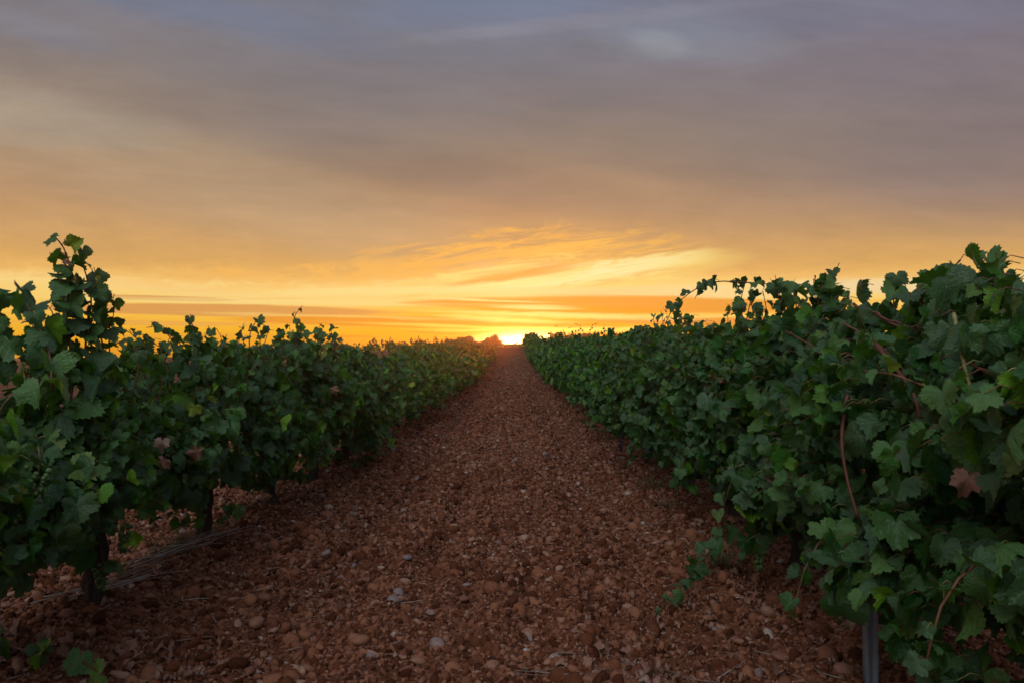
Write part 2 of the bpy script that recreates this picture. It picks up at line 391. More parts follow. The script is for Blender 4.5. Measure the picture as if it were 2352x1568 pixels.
def leaf_material(name, stops, under, trans=0.35, rough=0.42, veins=True):
    m, q = new_mat(name)
    t = q.attr('tint'); L = q.attr('leafco', 'Vector'); lx, ly, lz = q.xyz(L)
    c = q.ramp(t, stops, 0.0, 1.0)
    oi = q.node('ShaderNodeObjectInfo'); orr = E(q, oi.outputs['Random'])
    n1 = q.noise(L, 2.4, 3, 0.6)
    c = q.mix(q.smooth(n1, 0.50, 0.75) * 0.30, c, tuple(min(1, v * 1.7 + 0.012) for v in stops[len(stops) // 2][1]))
    c = q.mix(orr * 0.25, c, tuple(v * 0.75 for v in stops[0][1]))
    if veins:
        ax = q.m('ABSOLUTE', lx); r = q.m('SQRT', ax * ax + ly * ly)
        vm = None
        for deg in (0, 52, 108):
            a = math.radians(deg); sx, cy = math.sin(a), math.cos(a)
            along = ax * sx + ly * cy; off = q.m('ABSOLUTE', ax * cy - ly * sx)
            w = 0.030 - r * 0.016
            v = q.m('MULTIPLY', q.m('LESS_THAN', off, w), q.m('GREATER_THAN', along, 0.0))
            # side veins
            sdv = q.m('LESS_THAN', q.m('FRACT', along * 5.0 - off * 4.0), 0.10) * q.m('LESS_THAN', off, 0.34) * q.m('GREATER_THAN', along, 0.05) * 0.45
            v = q.m('MAXIMUM', v, sdv)
            vm = v if vm is None else q.m('MAXIMUM', vm, v)
        c = q.mix(vm * 0.32, c, (0.17, 0.26, 0.07))
    gg = q.node('ShaderNodeNewGeometry'); bf = E(q, gg.outputs['Backfacing'])
    cu = q.mix(bf * 0.62, c, under)
    nb = bump(q, q.noise(L, 6.0, 3, 0.6) + (vm * -0.35 if veins else 0.0), 0.5, 0.012)
    s = bsdf(q, cu, rough, 0.42, nb)
    tr = q.node('ShaderNodeBsdfTranslucent')
    ct = q.mix(0.55, c, (0.12, 0.22, 0.015)); q.nt.links.new(ct.s, tr.inputs[0])
    mx = q.node('ShaderNodeMixShader'); mx.inputs[0].default_value = trans
    q.nt.links.new(s, mx.inputs[1]); q.nt.links.new(tr.outputs[0], mx.inputs[2])
    finish(q, mx.outputs[0]); return m
GREENS = [(0.0, (0.005, 0.034, 0.012)), (0.28, (0.012, 0.080, 0.017)), (0.50, (0.036, 0.165, 0.013)), (0.70, (0.088, 0.250, 0.014)), (0.9, (0.17, 0.34, 0.018)), (1.0, (0.32, 0.36, 0.04))]
M_LEAF = leaf_material('vine_leaf', GREENS, (0.080, 0.150, 0.060), rough=0.30)
M_LEAFFAR = leaf_material('vine_leaf_plain', [(p_, tuple(v * 1.3 for v in c_)) for p_, c_ in GREENS], (0.07, 0.13, 0.05), veins=False, rough=0.5)
M_DEAD = leaf_material('withered_leaf', [(0.0, (0.16, 0.035, 0.02)), (0.4, (0.28, 0.10, 0.06)), (0.75, (0.38, 0.21, 0.15)), (1.0, (0.50, 0.38, 0.33))], (0.30, 0.16, 0.11), trans=0.15, rough=0.75, veins=False)

def bark_material():
    m, q = new_mat('vine_bark'); P = objco(q); x, y, z = q.xyz(P)
    n = q.noise(q.vec(x * 60.0, y * 60.0, z * 9.0), 1.0, 5, 0.65)
    c = q.ramp(n, [(0.25, (0.018, 0.012, 0.009)), (0.5, (0.055, 0.036, 0.026)), (0.75, (0.11, 0.078, 0.058))], 0.0, 1.0)
    finish(q, bsdf(q, c, 0.9, 0.2, bump(q, n, 1.0, 0.02))); return m
M_BARK = bark_material()
def cane_material():
    m, q = new_mat('vine_cane'); t = q.attr('tint'); n = q.noise(objco(q), 70, 3)
    c = q.ramp(t, [(0.0, (0.08, 0.022, 0.016)), (0.4, (0.17, 0.055, 0.03)), (0.7, (0.14, 0.11, 0.03)), (1.0, (0.36, 0.33, 0.12))], 0.0, 1.0)
    c = q.mix(q.smooth(n, 0.45, 0.7) * 0.4, c, (0.05, 0.03, 0.02))
    finish(q, bsdf(q, c, 0.55, 0.4)); return m
M_CANE = cane_material()

# ------------------------------------------------------------------ leaf shapes
def leaf_template(n, seed, rings=2, serr=0.07, curl=1.0):
    r_ = np.random.default_rng(seed)
    th = np.linspace(-np.pi, np.pi, n, endpoint=False) + np.pi / n
    L = [(0, 1.0, 27), (56, 0.94, 25), (-56, 0.94, 25), (110, 0.82, 28), (-110, 0.82, 28)]
    r0 = r_.uniform(0.44, 0.70); r = np.full(n, r0)
    for a, h, w in L:
        h = h * (0.92 + 0.16 * r_.random()); w = math.radians(w * (0.9 + 0.2 * r_.random())); d = np.abs(th - math.radians(a))
        r = np.maximum(r, r0 + (h - r0) * np.exp(-(d / w) ** 4 * 0.9))
    back = np.abs(np.abs(th) - np.pi); r = r * (1 - 0.82 * np.exp(-(back / 0.30) ** 2))
    if serr: r = r * (1 + serr * (np.array([-1.0, 0.9] * n)[:n]) * (0.7 + 0.6 * r_.random(n)))
    o = np.stack([r * np.sin(th), r * np.cos(th)], 1)
    pts = [np.zeros((1, 2))]; F = []
    ks = [0.55, 1.0] if rings == 2 else [1.0]
    for k in ks:
        pts.append(o * k if k == 1.0 else o * k * (1 + 0.12 * (0.62 - r)[:, None]))
    P = np.concatenate(pts); i = np.arange(n); j = (i + 1) % n
    F.append(np.stack([np.zeros(n, int), 1 + j, 1 + i], 1))
    if rings == 2:
        F += [np.stack([1 + i, 1 + j, 1 + n + j], 1), np.stack([1 + i, 1 + n + j, 1 + n + i], 1)]
    F = np.concatenate(F)
    x, y = P[:, 0], P[:, 1]; rr = np.hypot(x, y); tt = np.arctan2(x, y)
    a, b, c, d = (r_.uniform(-0.35, 0.6), r_.uniform(0.0, 1.0), r_.uniform(0.05, 0.24), r_.uniform(0.0, 0.65))
    ph = r_.uniform(0, 6.28)
    z = curl * (-a * rr ** 2 + b * np.abs(x) * (1 if r_.random() < 0.75 else -0.6) + c * np.sin(5 * tt + ph) * rr ** 2 - d * np.maximum(y, 0) ** 2 + 0.10 * np.sin(3 * tt + ph * 2) * rr)
    return np.stack([x, y, z], 1), F[:, ::-1]
T0 = [leaf_template(48, 100 + k, serr=0.065) for k in range(10)]
T1 = [leaf_template(24, 200 + k, rings=1, serr=0.09) for k in range(8)]
T2 = [leaf_template(9, 300 + k, rings=1, serr=0.0, curl=1.3) for k in range(6)]
TD = [leaf_template(30, 400 + k, rings=2, serr=0.08, curl=1.7) for k in range(8)]
TDC = [leaf_template(30, 480 + k, rings=2, serr=0.10, curl=3.4) for k in range(6)]
TD1 = [leaf_template(12, 450 + k, rings=1, serr=0.08, curl=1.8) for k in range(6)]

# ------------------------------------------------------------------ a vine
def cane_curve(p0, d0, length, droop, r_, n=12, wob=0.02):
    """a shoot that starts along d0 and bends towards the ground by droop"""
    p = np.array(p0, float); d = np.array(d0, float); d /= np.linalg.norm(d)
    pts = [p.copy()]; st = length / (n - 1)
    for k in range(n - 1):
        d = d + np.array([r_.normal(0, wob * 3), r_.normal(0, wob * 3), -droop * (k / n) ** 1.2 * 0.55]); d /= np.linalg.norm(d)
        p = p + d * st; pts.append(p.copy())
    return np.array(pts)

def shoot_leaves(pts, r_, s0, s1, step, side=0.0, pet=(0.05, 0.09)):
    """leaves along a shoot: positions, normals, tips, sizes and the petioles' ends"""
    seg = np.linalg.norm(np.diff(pts, axis=0), axis=1); cum = np.concatenate([[0], np.cumsum(seg)]); L = cum[-1]
    u = np.arange(step * 0.6, L, step) + r_.uniform(-0.3, 0.3, len(np.arange(step * 0.6, L, step))) * step
    u = np.clip(u, 0, L)
    A = np.stack([np.interp(u, cum, pts[:, k]) for k in range(3)], 1)
    f = u / L; n = len(u)
    ang = np.arange(n) * np.pi + r_.uniform(0, 6.28) + r_.normal(0, 0.7, n)
    dirh = np.stack([np.cos(ang) + side * 0.9, np.sin(ang) * 0.9, r_.uniform(-0.1, 0.6, n)], 1); dirh /= np.linalg.norm(dirh, axis=1)[:, None]
    S = (s0 + (s1 - s0) * f ** 1.5) * r_.uniform(0.72, 1.2, n)
    Pt = A + dirh * (r_.uniform(*pet, n) * (S / 0.075))[:, None]
    nr = dirh * 0.75 + np.stack([np.zeros(n), np.zeros(n), r_.uniform(0.15, 1.0, n)], 1) + r_.normal(0, 0.32, (n, 3))
    tp = dirh * 0.35 + np.array([0, 0, -1.0]) + r_.normal(0, 0.38, (n, 3))
    return A, Pt, nr, tp, S

def put_leaves(soup, r_, tpl, A, P, nr, tp, S, mat=0, pet_sides=0, tint=None):
    n = len(P)
    if not n: return
    R = frames(nr, tp)
    tint = np.clip(r_.beta(1.15, 1.75, n) * 1.02, 0, 1) if tint is None else tint
    sc = np.stack([S * r_.uniform(0.88, 1.15, n), S, S * r_.uniform(0.7, 1.3, n)], 1)
    soup.stamp(tpl, r_.integers(0, len(tpl), n), P, R, sc, tint, mat)
    if pet_sides and A is not None:
        for a, b in zip(A, P):
            m_ = (a + b) / 2 + np.array([0, 0, 0.012]); soup.tube([a, m_, b], 0.0016, 0.0011, pet_sides, 1, float(r_.uniform(0.2, 0.9)))

def hedge_profile(z, H, B):
    t = np.clip((z - B) / (H - B), 0, 1); return 0.55 + 0.45 * np.sin(np.pi * np.clip(t * 0.92 + 0.06, 0, 1))

def trunk_soup(r_, ht=0.56, thick=0.036, half=0.56, sides=9):
    s = Soup(); n = 10; z = np.linspace(-0.07, ht, n)
    lean = r_.uniform(-0.05, 0.05, 2); wob = np.cumsum(r_.normal(0, 0.009, (n, 2)), axis=0)
    P = np.stack([lean[0] * (z / ht) + wob[:, 0], lean[1] * (z / ht) + wob[:, 1], z], 1)
    r = thick * (1.35 - 0.45 * np.linspace(0, 1, n) ** 0.6 + r_.uniform(-0.1, 0.14, n)); r[0] *= 1.3; r[-1] *= 1.25
    s.tube(P, r, None, sides)
    top = P[-1]
    for sg in (-1, 1):
        m = 8; u = np.linspace(0, 1, m); a = np.stack([top[0] * (1 - u) + r_.normal(0, 0.008, m), top[1] + sg * half * u, top[2] - 0.02 + 0.05 * np.sin(u * 2.2) + r_.normal(0, 0.006, m)], 1)
        s.tube(a, thick * 0.75, thick * 0.42, max(5, sides - 2), knots=True)
    return s, top

def vine_meshes(seed, lod, H=1.22, T=0.34, B=0.30, half=0.60, dens=1.0, wild=2, face=0, extra=None, thick=0.036, size=None, rag=1.0):
    """trunk, canes and foliage soups of one vine. face: +1/-1 favours that side of the row"""
    r_ = np.random.default_rng(seed)
    tpl = (T0, T1, T2)[lod]
    ts, top = trunk_soup(r_, 0.50 + r_.uniform(-0.04, 0.06), thick, half * 0.95, (10, 7, 5)[lod])
    cs = Soup(); fs = Soup()
    sides = (6, 4, 3)[lod]; pet = (3, 0, 0)[lod]
    smean = size or (0.037, 0.038, 0.058)[lod]
    ncane = int((13, 10, 6)[lod])
    for k in range(ncane):
        u = (k + r_.uniform(0.2, 0.8)) / ncane * 2 - 1
        p0 = (top[0] + r_.normal(0, 0.03), top[1] + u * half, top[2] + 0.02)
        sx = r_.choice([-1, 1]) * r_.uniform(0.05, 0.55); L = (H - top[2]) * r_.uniform(0.75, 1.12); dr = 0.25 + r_.uniform(0, 0.5)
        if k % 4 == 3: sx *= 2.6; dr = 2.0; L *= 0.95
        c = cane_curve(p0, (sx, r_.normal(0, 0.25), 1.0 if dr < 1.5 else 0.35), L, dr, r_, 10)
        cs.tube(c, 0.0050, 0.0022, sides, 0, float(r_.uniform(0, 0.75)))
        A, P, nr, tp, S = shoot_leaves(c, r_, smean * 1.1, smean * 0.75, (0.040, 0.042, 0.085)[lod], 0.6 * np.sign(sx))
        put_leaves(fs, r_, tpl, A, P, nr, tp, S, 0, pet)
    for k in range(wild):                                        # shoots that stand above the hedge
        u = r_.uniform(-0.9, 0.9); p0 = (top[0] + r_.normal(0, 0.07), top[1] + u * half, top[2] + 0.3)
        L = (H - top[2]) - 0.3 + r_.uniform(0.12, 0.40)
        c = cane_curve(p0, (r_.normal(0, 0.22), r_.normal(0, 0.25), 1), L, r_.uniform(0.3, 1.3), r_, 12, 0.03)
        cs.tube(c, 0.0042, 0.0013, sides, 0, float(r_.uniform(0, 0.8)))
        A, P, nr, tp, S = shoot_leaves(c, r_, smean, smean * 0.38, (0.05, 0.052, 0.085)[lod], 0, (0.03, 0.06))
        put_leaves(fs, r_, tpl, A, P, nr, tp, S, 0, pet)
    # the mass of leaves: a ragged shell on both faces of the hedge, and a thin crest
    n = int((1500, 1350, 440)[lod] * dens)
    y = r_.uniform(-1.08, 1.08, n) * half
    ph = r_.uniform(0, 6.28, 4)
    Bl = B + 0.10 * np.sin(y * 5 + ph[0]) + 0.06 * np.sin(y * 13 + ph[1]) + 0.03 * r_.normal(0, 1, n)
    Hl = H - 0.06 + rag * (0.08 * np.sin(y * 6 + ph[2]) + 0.06 * np.sin(y * 15 + ph[3]))
    z = Bl + (Hl - Bl) * r_.beta(1.25, 1.1, n)
    pf = 0.5 + 0.12 * face
    sg = np.where(r_.random(n) < pf, 1, -1)
    bulge = 1 + 0.16 * np.sin(y * 7 + z * 6 + ph[1]) + 0.12 * np.sin(z * 14 - y * 9 + ph[2])
    x = sg * T * hedge_profile(z, Hl, Bl) * bulge * r_.uniform(0.45, 1.08, n)
    hol = vnoise(y * 4.2 + seed, z * 4.6 + sg * 7.3, seed % 97) * 0.7 + vnoise(y * 9 + seed, z * 9 + sg * 3.1, seed % 89) * 0.3
    x = np.where(hol < 0.42, x * r_.uniform(0.0, 0.5, n), x * (0.82 + 0.42 * hol))
    P = np.stack([x + top[0], y + top[1], z], 1)
    S = smean * np.clip(np.exp(r_.normal(-0.04, 0.36, n)), 0.40, 1.65)
    nr = np.stack([sg * r_.uniform(-0.1, 1.1, n), r_.normal(0, 0.85, n), r_.uniform(-0.2, 1.1, n)], 1)
    tp = np.stack([sg * 0.2 + r_.normal(0, 0.5, n), r_.normal(0, 0.6, n), -np.ones(n)], 1)
    put_leaves(fs, r_, tpl, P - np.stack([sg * 0.06, 0 * y, 0 * y - 0.01], 1), P, nr, tp, S, 0, pet if lod == 0 else 0)
    if extra: extra(r_, ts, cs, fs, tpl, top)
    return ts, cs, fs
# ------------------------------------------------------------------ ground
def graded(stops):
    out = [stops[0][0]]
    for a, b, st in stops:
        n = max(1, int(round((b - a) / st))); out += list(np.linspace(a, b, n + 1)[1:])
    return np.array(out)
XS = graded([(-3200, -400, 400), (-400, -80, 20), (-80, -16, 4), (-16, -4.5, 0.5), (-4.5, -2.6, 0.06), (-2.6, 2.3, 0.022), (2.3, 4.5, 0.06), (4.5, 16, 0.5), (16, 80, 4), (80, 400, 20), (400, 3200, 400)])
YS = graded([(-200, -40, 20), (-40, -4, 3), (-4, 2.0, 0.3), (2.0, 6.5, 0.022), (6.5, 12, 0.05), (12, 24, 0.12), (24, 60, 0.4), (60, 120, 2), (120, 400, 20), (400, 4000, 300)])
gx, gy = np.meshgrid(XS, YS)
gz = ground_h(gx, gy)
nx, ny = len(XS), len(YS)
i, j = np.meshgrid(np.arange(nx - 1), np.arange(ny - 1)); a = (j * nx + i).ravel()
F = np.stack([a, a + 1, a + nx + 1, a + nx], 1)
def soil_material():
    m, q = new_mat('red_soil'); P = worldpos(q)
    n1 = q.noise(P, 1.1, 4, 0.6); n2 = q.noise(P, 26.0, 5, 0.65); n3 = q.noise(P, 120.0, 3, 0.6); n4 = q.noise(P, 0.07, 3, 0.5)
    c = q.ramp(n2, [(0.25, (0.045, 0.014, 0.007)), (0.48, (0.125, 0.040, 0.017)), (0.62, (0.20, 0.072, 0.034)), (0.80, (0.34, 0.18, 0.12))], 0.0, 1.0)
    c = q.mix(q.smooth(n1, 0.4, 0.7) * 0.35, c, (0.28, 0.12, 0.07))
    c = q.mix(q.smooth(n4, 0.4, 0.65) * 0.3, c, (0.13, 0.05, 0.03))
    nb = bump(q, n2 * 1.0 + n3 * 0.4, 0.9, 0.02)
    finish(q, bsdf(q, c, 0.95, 0.15, nb)); return m
M_SOIL = soil_material()
ground = link('ground', make_mesh('ground', np.stack([gx.ravel(), gy.ravel(), gz.ravel()], 1), F, [M_SOIL]))
tag(ground, kind='structure')

# ------------------------------------------------------------------ stones and clods on it
def ico(sub, seed, squash, angular=0.0, lump=0.12):
    bm = bmesh.new(); bmesh.ops.create_icosphere(bm, subdivisions=sub, radius=1.0)
    V = np.array([v.co[:] for v in bm.verts]); F = np.array([[v.index for v in f.verts] for f in bm.faces]); bm.free()
    r_ = np.random.default_rng(seed)
    if angular:
        for _ in range(7):
            n = r_.normal(0, 1, 3); n /= np.linalg.norm(n); d = V @ n; lim = r_.uniform(0.45, 0.8); k = d > lim
            V[k] -= (d[k] - lim)[:, None] * n * 0.9
    K = r_.normal(0, 1.5, (5, 3)); ph = r_.uniform(0, 6.28, 5)
    V = V * (1 + lump * sum(np.sin(V @ K[i] + ph[i]) for i in range(5))[:, None] / 2)
    return V * np.array(squash), F
STONE2 = [ico(2, 10 + k, (1.0, 0.62 + 0.06 * (k % 4), 0.42 + 0.06 * (k % 3)), angular=k % 2, lump=0.12 + 0.05 * (k % 3)) for k in range(14)]
STONE1 = [ico(1, 40 + k, (1.0, 0.66 + 0.08 * (k % 3), 0.5 + 0.08 * (k % 3)), lump=0.14) for k in range(10)]
CLOD2 = [ico(2, 70 + k, (1.0, 0.86, 0.7), angular=k % 2, lump=0.38) for k in range(10)]
CLOD1 = [ico(1, 90 + k, (1.0, 0.85, 0.7), lump=0.38) for k in range(10)]
def stone_material():
    m, q = new_mat('pebble'); t = q.attr('tint'); P = worldpos(q)
    c = q.ramp(t, [(0.0, (0.15, 0.042, 0.016)), (0.4, (0.25, 0.088, 0.042)), (0.6, (0.32, 0.145, 0.085)), (0.76, (0.40, 0.22, 0.145)), (0.82, (0.20, 0.165, 0.17)), (0.90, (0.42, 0.29, 0.21)), (0.97, (0.52, 0.44, 0.38)), (1.0, (0.62, 0.58, 0.54))], 0.0, 1.0)
    n = q.noise(P, 45.0, 4, 0.6); n2 = q.noise(P, 180.0, 3, 0.6)
    c = q.mix(q.smooth(n, 0.47, 0.68) * 0.7, c, (0.19, 0.07, 0.036))
    c = q.mix(n2 * 0.3, c, (0.12, 0.06, 0.04))
    c = q.mix(0.10, c, (0.02, 0.01, 0.007)); finish(q, bsdf(q, c, 0.62, 0.35, bump(q, n2 + n, 0.4, 0.004))); return m
M_STONE = stone_material()
def clod_material():
    m, q = new_mat('soil_clod'); t = q.attr('tint'); P = worldpos(q)
    n = q.noise(P, 90.0, 4, 0.7)
    c = q.ramp(t * 0.6 + n * 0.4, [(0.2, (0.05, 0.014, 0.006)), (0.5, (0.132, 0.042, 0.019)), (0.8, (0.27, 0.108, 0.058))], 0.0, 1.0)
    finish(q, bsdf(q, c, 0.96, 0.12, bump(q, n, 0.9, 0.006))); return m
M_CLOD = clod_material()
def rand_rot(r_, n, tilt=0.35):
    z = np.stack([r_.normal(0, tilt, n), r_.normal(0, tilt, n), np.ones(n)], 1)
    a = r_.uniform(0, 6.28, n); return frames(z, np.stack([np.cos(a), np.sin(a), 0 * a], 1))
def band(n, y0, y1, r_, xl=-0.66, xr=0.68, pad=0.35, power=1.0, lo=-4.6, hi=3.6):
    y = y0 + (y1 - y0) * r_.random(n) ** power
    a = np.maximum(xl * y - pad, lo); b = np.minimum(xr * y + pad, hi)
    keep = r_.random(n) < (b - a) / (hi - lo) ; y = y[keep]; a = a[keep]; b = b[keep]
    return a + (b - a) * r_.random(len(y)), y
def scatter(soup, x, y, S, tpl, r_, tint, sink=0.32, tilt=0.35, mat=0):
    z = ground_h(x, y) + S * (0.5 - sink)
    soup.stamp(tpl, r_.integers(0, len(tpl), len(x)), np.stack([x, y, z], 1), rand_rot(r_, len(x), tilt), S, tint, mat)
s_st = Soup(); s_cl = Soup()
for (n, y0, y1, med, tp_s, tp_c, nc) in ((24000, 2.1, 4.2, 0.0080, STONE2, CLOD2, 52000), (30000, 4.2, 7.0, 0.0095, STONE1, CLOD1, 56000),
                                         (32000, 7.0, 13.0, 0.0120, STONE1, CLOD1, 50000), (20000, 13.0, 26.0, 0.019, STONE1, CLOD1, 26000), (12000, 26.0, 60.0, 0.030, STONE1, CLOD1, 9000)):
    x, y = band(n, y0, y1, rng); S = np.clip(med * np.exp(rng.normal(0, 0.42, len(x))), med * 0.4, 0.045 if med < 0.03 else 0.09)
    patch = fbm(x * 0.9, y * 0.9, 33, 3)
    k = rng.random(len(x)) < 0.35 + 1.1 * patch; x, y, S = x[k], y[k], S[k]
    scatter(s_st, x, y, S, tp_s, rng, np.clip(rng.beta(1.5, 2.9, len(x)) + 0.03, 0, 1))
    if nc:
        x, y = band(nc, y0, y1, rng); S = np.clip(med * 0.85 * np.exp(rng.normal(0, 0.5, len(x))), med * 0.4, 0.05)
        scatter(s_cl, x, y, S, tp_c, rng, rng.random(len(x)), 0.35, 1.0)
for (n, y0, y1, lo_, hi_) in ((1500, 2.1, 5.5, .014, .034), (2200, 5.5, 14, .016, .038)):      # lumps thrown up by the plough, in patches
    x, y = band(n, y0, y1, rng); k = fbm(x * 1.6, y * 1.6, 57, 3) > 0.47; x, y = x[k], y[k]
    scatter(s_cl, x, y, rng.uniform(lo_, hi_, len(x)), CLOD2 if y0 < 3 else CLOD1, rng, rng.random(len(x)), 0.30, 0.8)
# bigger cobbles
x, y = band(620, 2.2, 5.5, rng); S = rng.uniform(0.020, 0.038, len(x)); scatter(s_st, x, y, S, STONE2, rng, np.clip(rng.beta(2, 2, len(x)), 0, 1), 0.2, 0.25)
x, y = band(900, 5.5, 14, rng); S = rng.uniform(0.022, 0.040, len(x)); scatter(s_st, x, y, S, STONE1, rng, np.clip(rng.beta(2, 2, len(x)), 0, 1), 0.2, 0.25)
tag(link('pebbles', s_st.mesh('pebbles', [M_STONE])), 'rounded reddish tan and grey pebbles strewn over the red soil between the vine rows', 'pebbles', kind='stuff')
tag(link('soil_clods', s_cl.mesh('soil_clods', [M_CLOD])), 'crumbled lumps of red brown clay soil covering the track', 'soil', kind='stuff')
# stones that stand out
def big_stone(px, py, d, size, tint, label, k, squash=1.0):
    p = at(px, py, d); x, y = p.x, p.y
    s = Soup(); r_ = np.random.default_rng(k + 500); V, F = ico(3, 600 + k, (1.0, 0.72, 0.55 * squash), angular=(k % 2), lump=0.10)
    R = rand_rot(r_, 1, 0.2); s.stamp([(V, F)], [0], np.zeros((1, 3)), R, np.array([size]), [tint])
    o = link('stone', s.mesh('stone', [M_STONE]), None, (x, y, float(ground_h(x, y)) + size * 0.26))
    tag(o, label, 'stone', 'larger stones lying on the track')
def gd(py):      # forward distance at which the ground shows at that height in the photo
    ys = np.linspace(2, 40, 2000); pys = 805 - (base_h(0 * ys, ys) - EYE) / ys * 1829 * 1.0
    return float(np.interp(-py, -pys, ys))
BIG = [(1005, 1485, 0.036, 0.80, 'dark purple grey rounded stone in the middle of the track', 1.1),
       (1127, 1538, 0.036, 0.55, 'pale tan egg shaped stone low in the middle of the track', 0.9),
       (830, 1505, 0.032, 0.45, 'round brown stone beside the flat tan stone on the track', 1.0),
       (925, 1508, 0.022, 0.6, 'small pale pink rounded stone near the purple grey one', 0.9),
       (990, 1412, 0.026, 0.79, 'flat blue grey stone above the purple grey stone', 0.6),
       (1070, 1090, 0.028, 0.93, 'pale whitish stone lying far up the track', 0.7),
       (590, 1430, 0.040, 0.5, 'large angular brown stone below the dry leaf litter', 1.0),
       (475, 1350, 0.034, 0.42, 'smooth brown stone by the dry twigs', 0.9),
       (1285, 1092, 0.036, 0.62, 'pale pinkish stone at the far side of the track', 0.8),
       (1440, 1398, 0.030, 0.66, 'pinkish stone beside a curled leaf near the leafy sucker', 1.0),
       (1790, 1535, 0.034, 0.4, 'smooth brown stone near the foot of the metal post', 0.8),
       (555, 1545, 0.034, 0.6, 'tan stone at the edge of the dry leaf litter', 0.7)]
for k, (px, py, s_, t_, lb, sq) in enumerate(BIG): big_stone(px, py, gd(py), s_, t_, lb, k, sq)
# ------------------------------------------------------------------ the vines beside the path
def spline(pts, n=16):
    P = np.array([tuple(p) for p in pts], float); m = len(P)
    t = np.linspace(0, m - 1, n); i = np.clip(t.astype(int), 0, m - 2); f = (t - i)[:, None]
    p0 = P[np.clip(i - 1, 0, m - 1)]; p1 = P[i]; p2 = P[i + 1]; p3 = P[np.clip(i + 2, 0, m - 1)]
    return 0.5 * ((2 * p1) + (-p0 + p2) * f + (2 * p0 - 5 * p1 + 4 * p2 - p3) * f ** 2 + (-p0 + 3 * p1 - 3 * p2 + p3) * f ** 3)
def img(*pp):
    """photo points (px, py, distance) -> world points"""
    return [at(*p) for p in pp]
SH = {}           # vine key -> list of (points, leaf size at start, at tip, step, cane radius, cane tint)
SH['L0'] = [(img((140, 1050, 2.55), (168, 860, 2.6), (150, 720, 2.62), (163, 640, 2.62), (146, 575, 2.62), (125, 545, 2.62)), .056, .040, .034, .004, .1),
            (img((215, 960, 2.62), (195, 800, 2.66), (208, 690, 2.66), (192, 620, 2.66), (178, 580, 2.66)), .056, .036, .036, .0035, .2),
            (img((60, 960, 2.55), (95, 800, 2.6), (66, 700, 2.6), (30, 650, 2.6)), .060, .044, .038, .0035, .2),
            (img((235, 900, 2.7), (205, 770, 2.7), (222, 700, 2.68), (214, 660, 2.68)), .050, .034, .040, .003, .3),
            (img((-40, 900, 2.5), (0, 780, 2.5), (-14, 690, 2.5), (-30, 660, 2.5)), .062, .05, .04, .0035, .3),
            (img((120, 900, 2.45), (110, 800, 2.5), (80, 740, 2.5), (60, 700, 2.5)), .060, .045, .038, .0035, .3),
            (img((-60, 1440, 2.75), (40, 1485, 2.62), (130, 1500, 2.56), (200, 1520, 2.50), (262, 1572, 2.42)), .062, .05, .12, .0045, .15),
            (img((150, 1150, 2.6), (140, 1060, 2.6), (110, 980, 2.6), (60, 900, 2.55)), .062, .055, .04, .004, .1)]
SH['L1'] = [(img((335, 930, 3.35), (345, 830, 3.4), (305, 770, 3.4), (256, 748, 3.4)), .040, .022, .040, .003, .3),
            (img((425, 900, 3.7), (405, 800, 3.7), (368, 755, 3.7), (335, 752, 3.7)), .042, .026, .042, .003, .3),
            (img((455, 880, 3.9), (448, 790, 3.9), (436, 722, 3.9)), .046, .034, .036, .0035, .1),
            (img((262, 1030, 3.1), (270, 930, 3.15), (272, 850, 3.2), (235, 800, 3.2)), .040, .020, .05, .0045, .25)]
SH['L2'] = [(img((585, 870, 4.5), (572, 780, 4.5), (592, 736, 4.5), (618, 765, 4.5)), .042, .028, .04, .003, .2),
            (img((500, 880, 4.2), (488, 790, 4.2), (478, 748, 4.2)), .046, .030, .036, .003, .1),
            (img((540, 880, 4.4), (545, 800, 4.4), (560, 742, 4.4)), .044, .030, .04, .003, .1)]
SH['L3'] = [(img((702, 880, 5.3), (706, 790, 5.3), (676, 735, 5.3), (694, 702, 5.3)), .046, .022, .045, .0035, .1),
            (img((752, 870, 5.7), (728, 780, 5.7), (738, 742, 5.7)), .050, .036, .04, .0035, .1),
            (img((762, 850, 5.9), (768, 790, 5.9), (758, 756, 5.9)), .048, .036, .045, .0035, .1),
            (img((640, 870, 5.0), (648, 800, 5.0), (640, 760, 5.0)), .05, .03, .045, .0035, .1)]
SH['L1'] += [(img((300, 920, 3.3), (318, 830, 3.3), (290, 785, 3.3), (262, 792, 3.3)), .044, .024, .036, .003, .3),
             (img((388, 900, 3.6), (378, 820, 3.6), (392, 765, 3.6)), .046, .03, .038, .003, .2)]
SH['L2'] += [(img((610, 880, 4.6), (622, 800, 4.6), (645, 765, 4.6)), .046, .030, .036, .003, .1), (img((520, 880, 4.3), (512, 800, 4.3), (520, 768, 4.3)), .048, .034, .036, .003, .1)]
SH['L3'] += [(img((690, 870, 5.2), (684, 800, 5.2), (672, 760, 5.2)), .05, .034, .038, .003, .1), (img((715, 870, 5.4), (745, 790, 5.4), (778, 780, 5.4)), .05, .034, .038, .003, .1)]
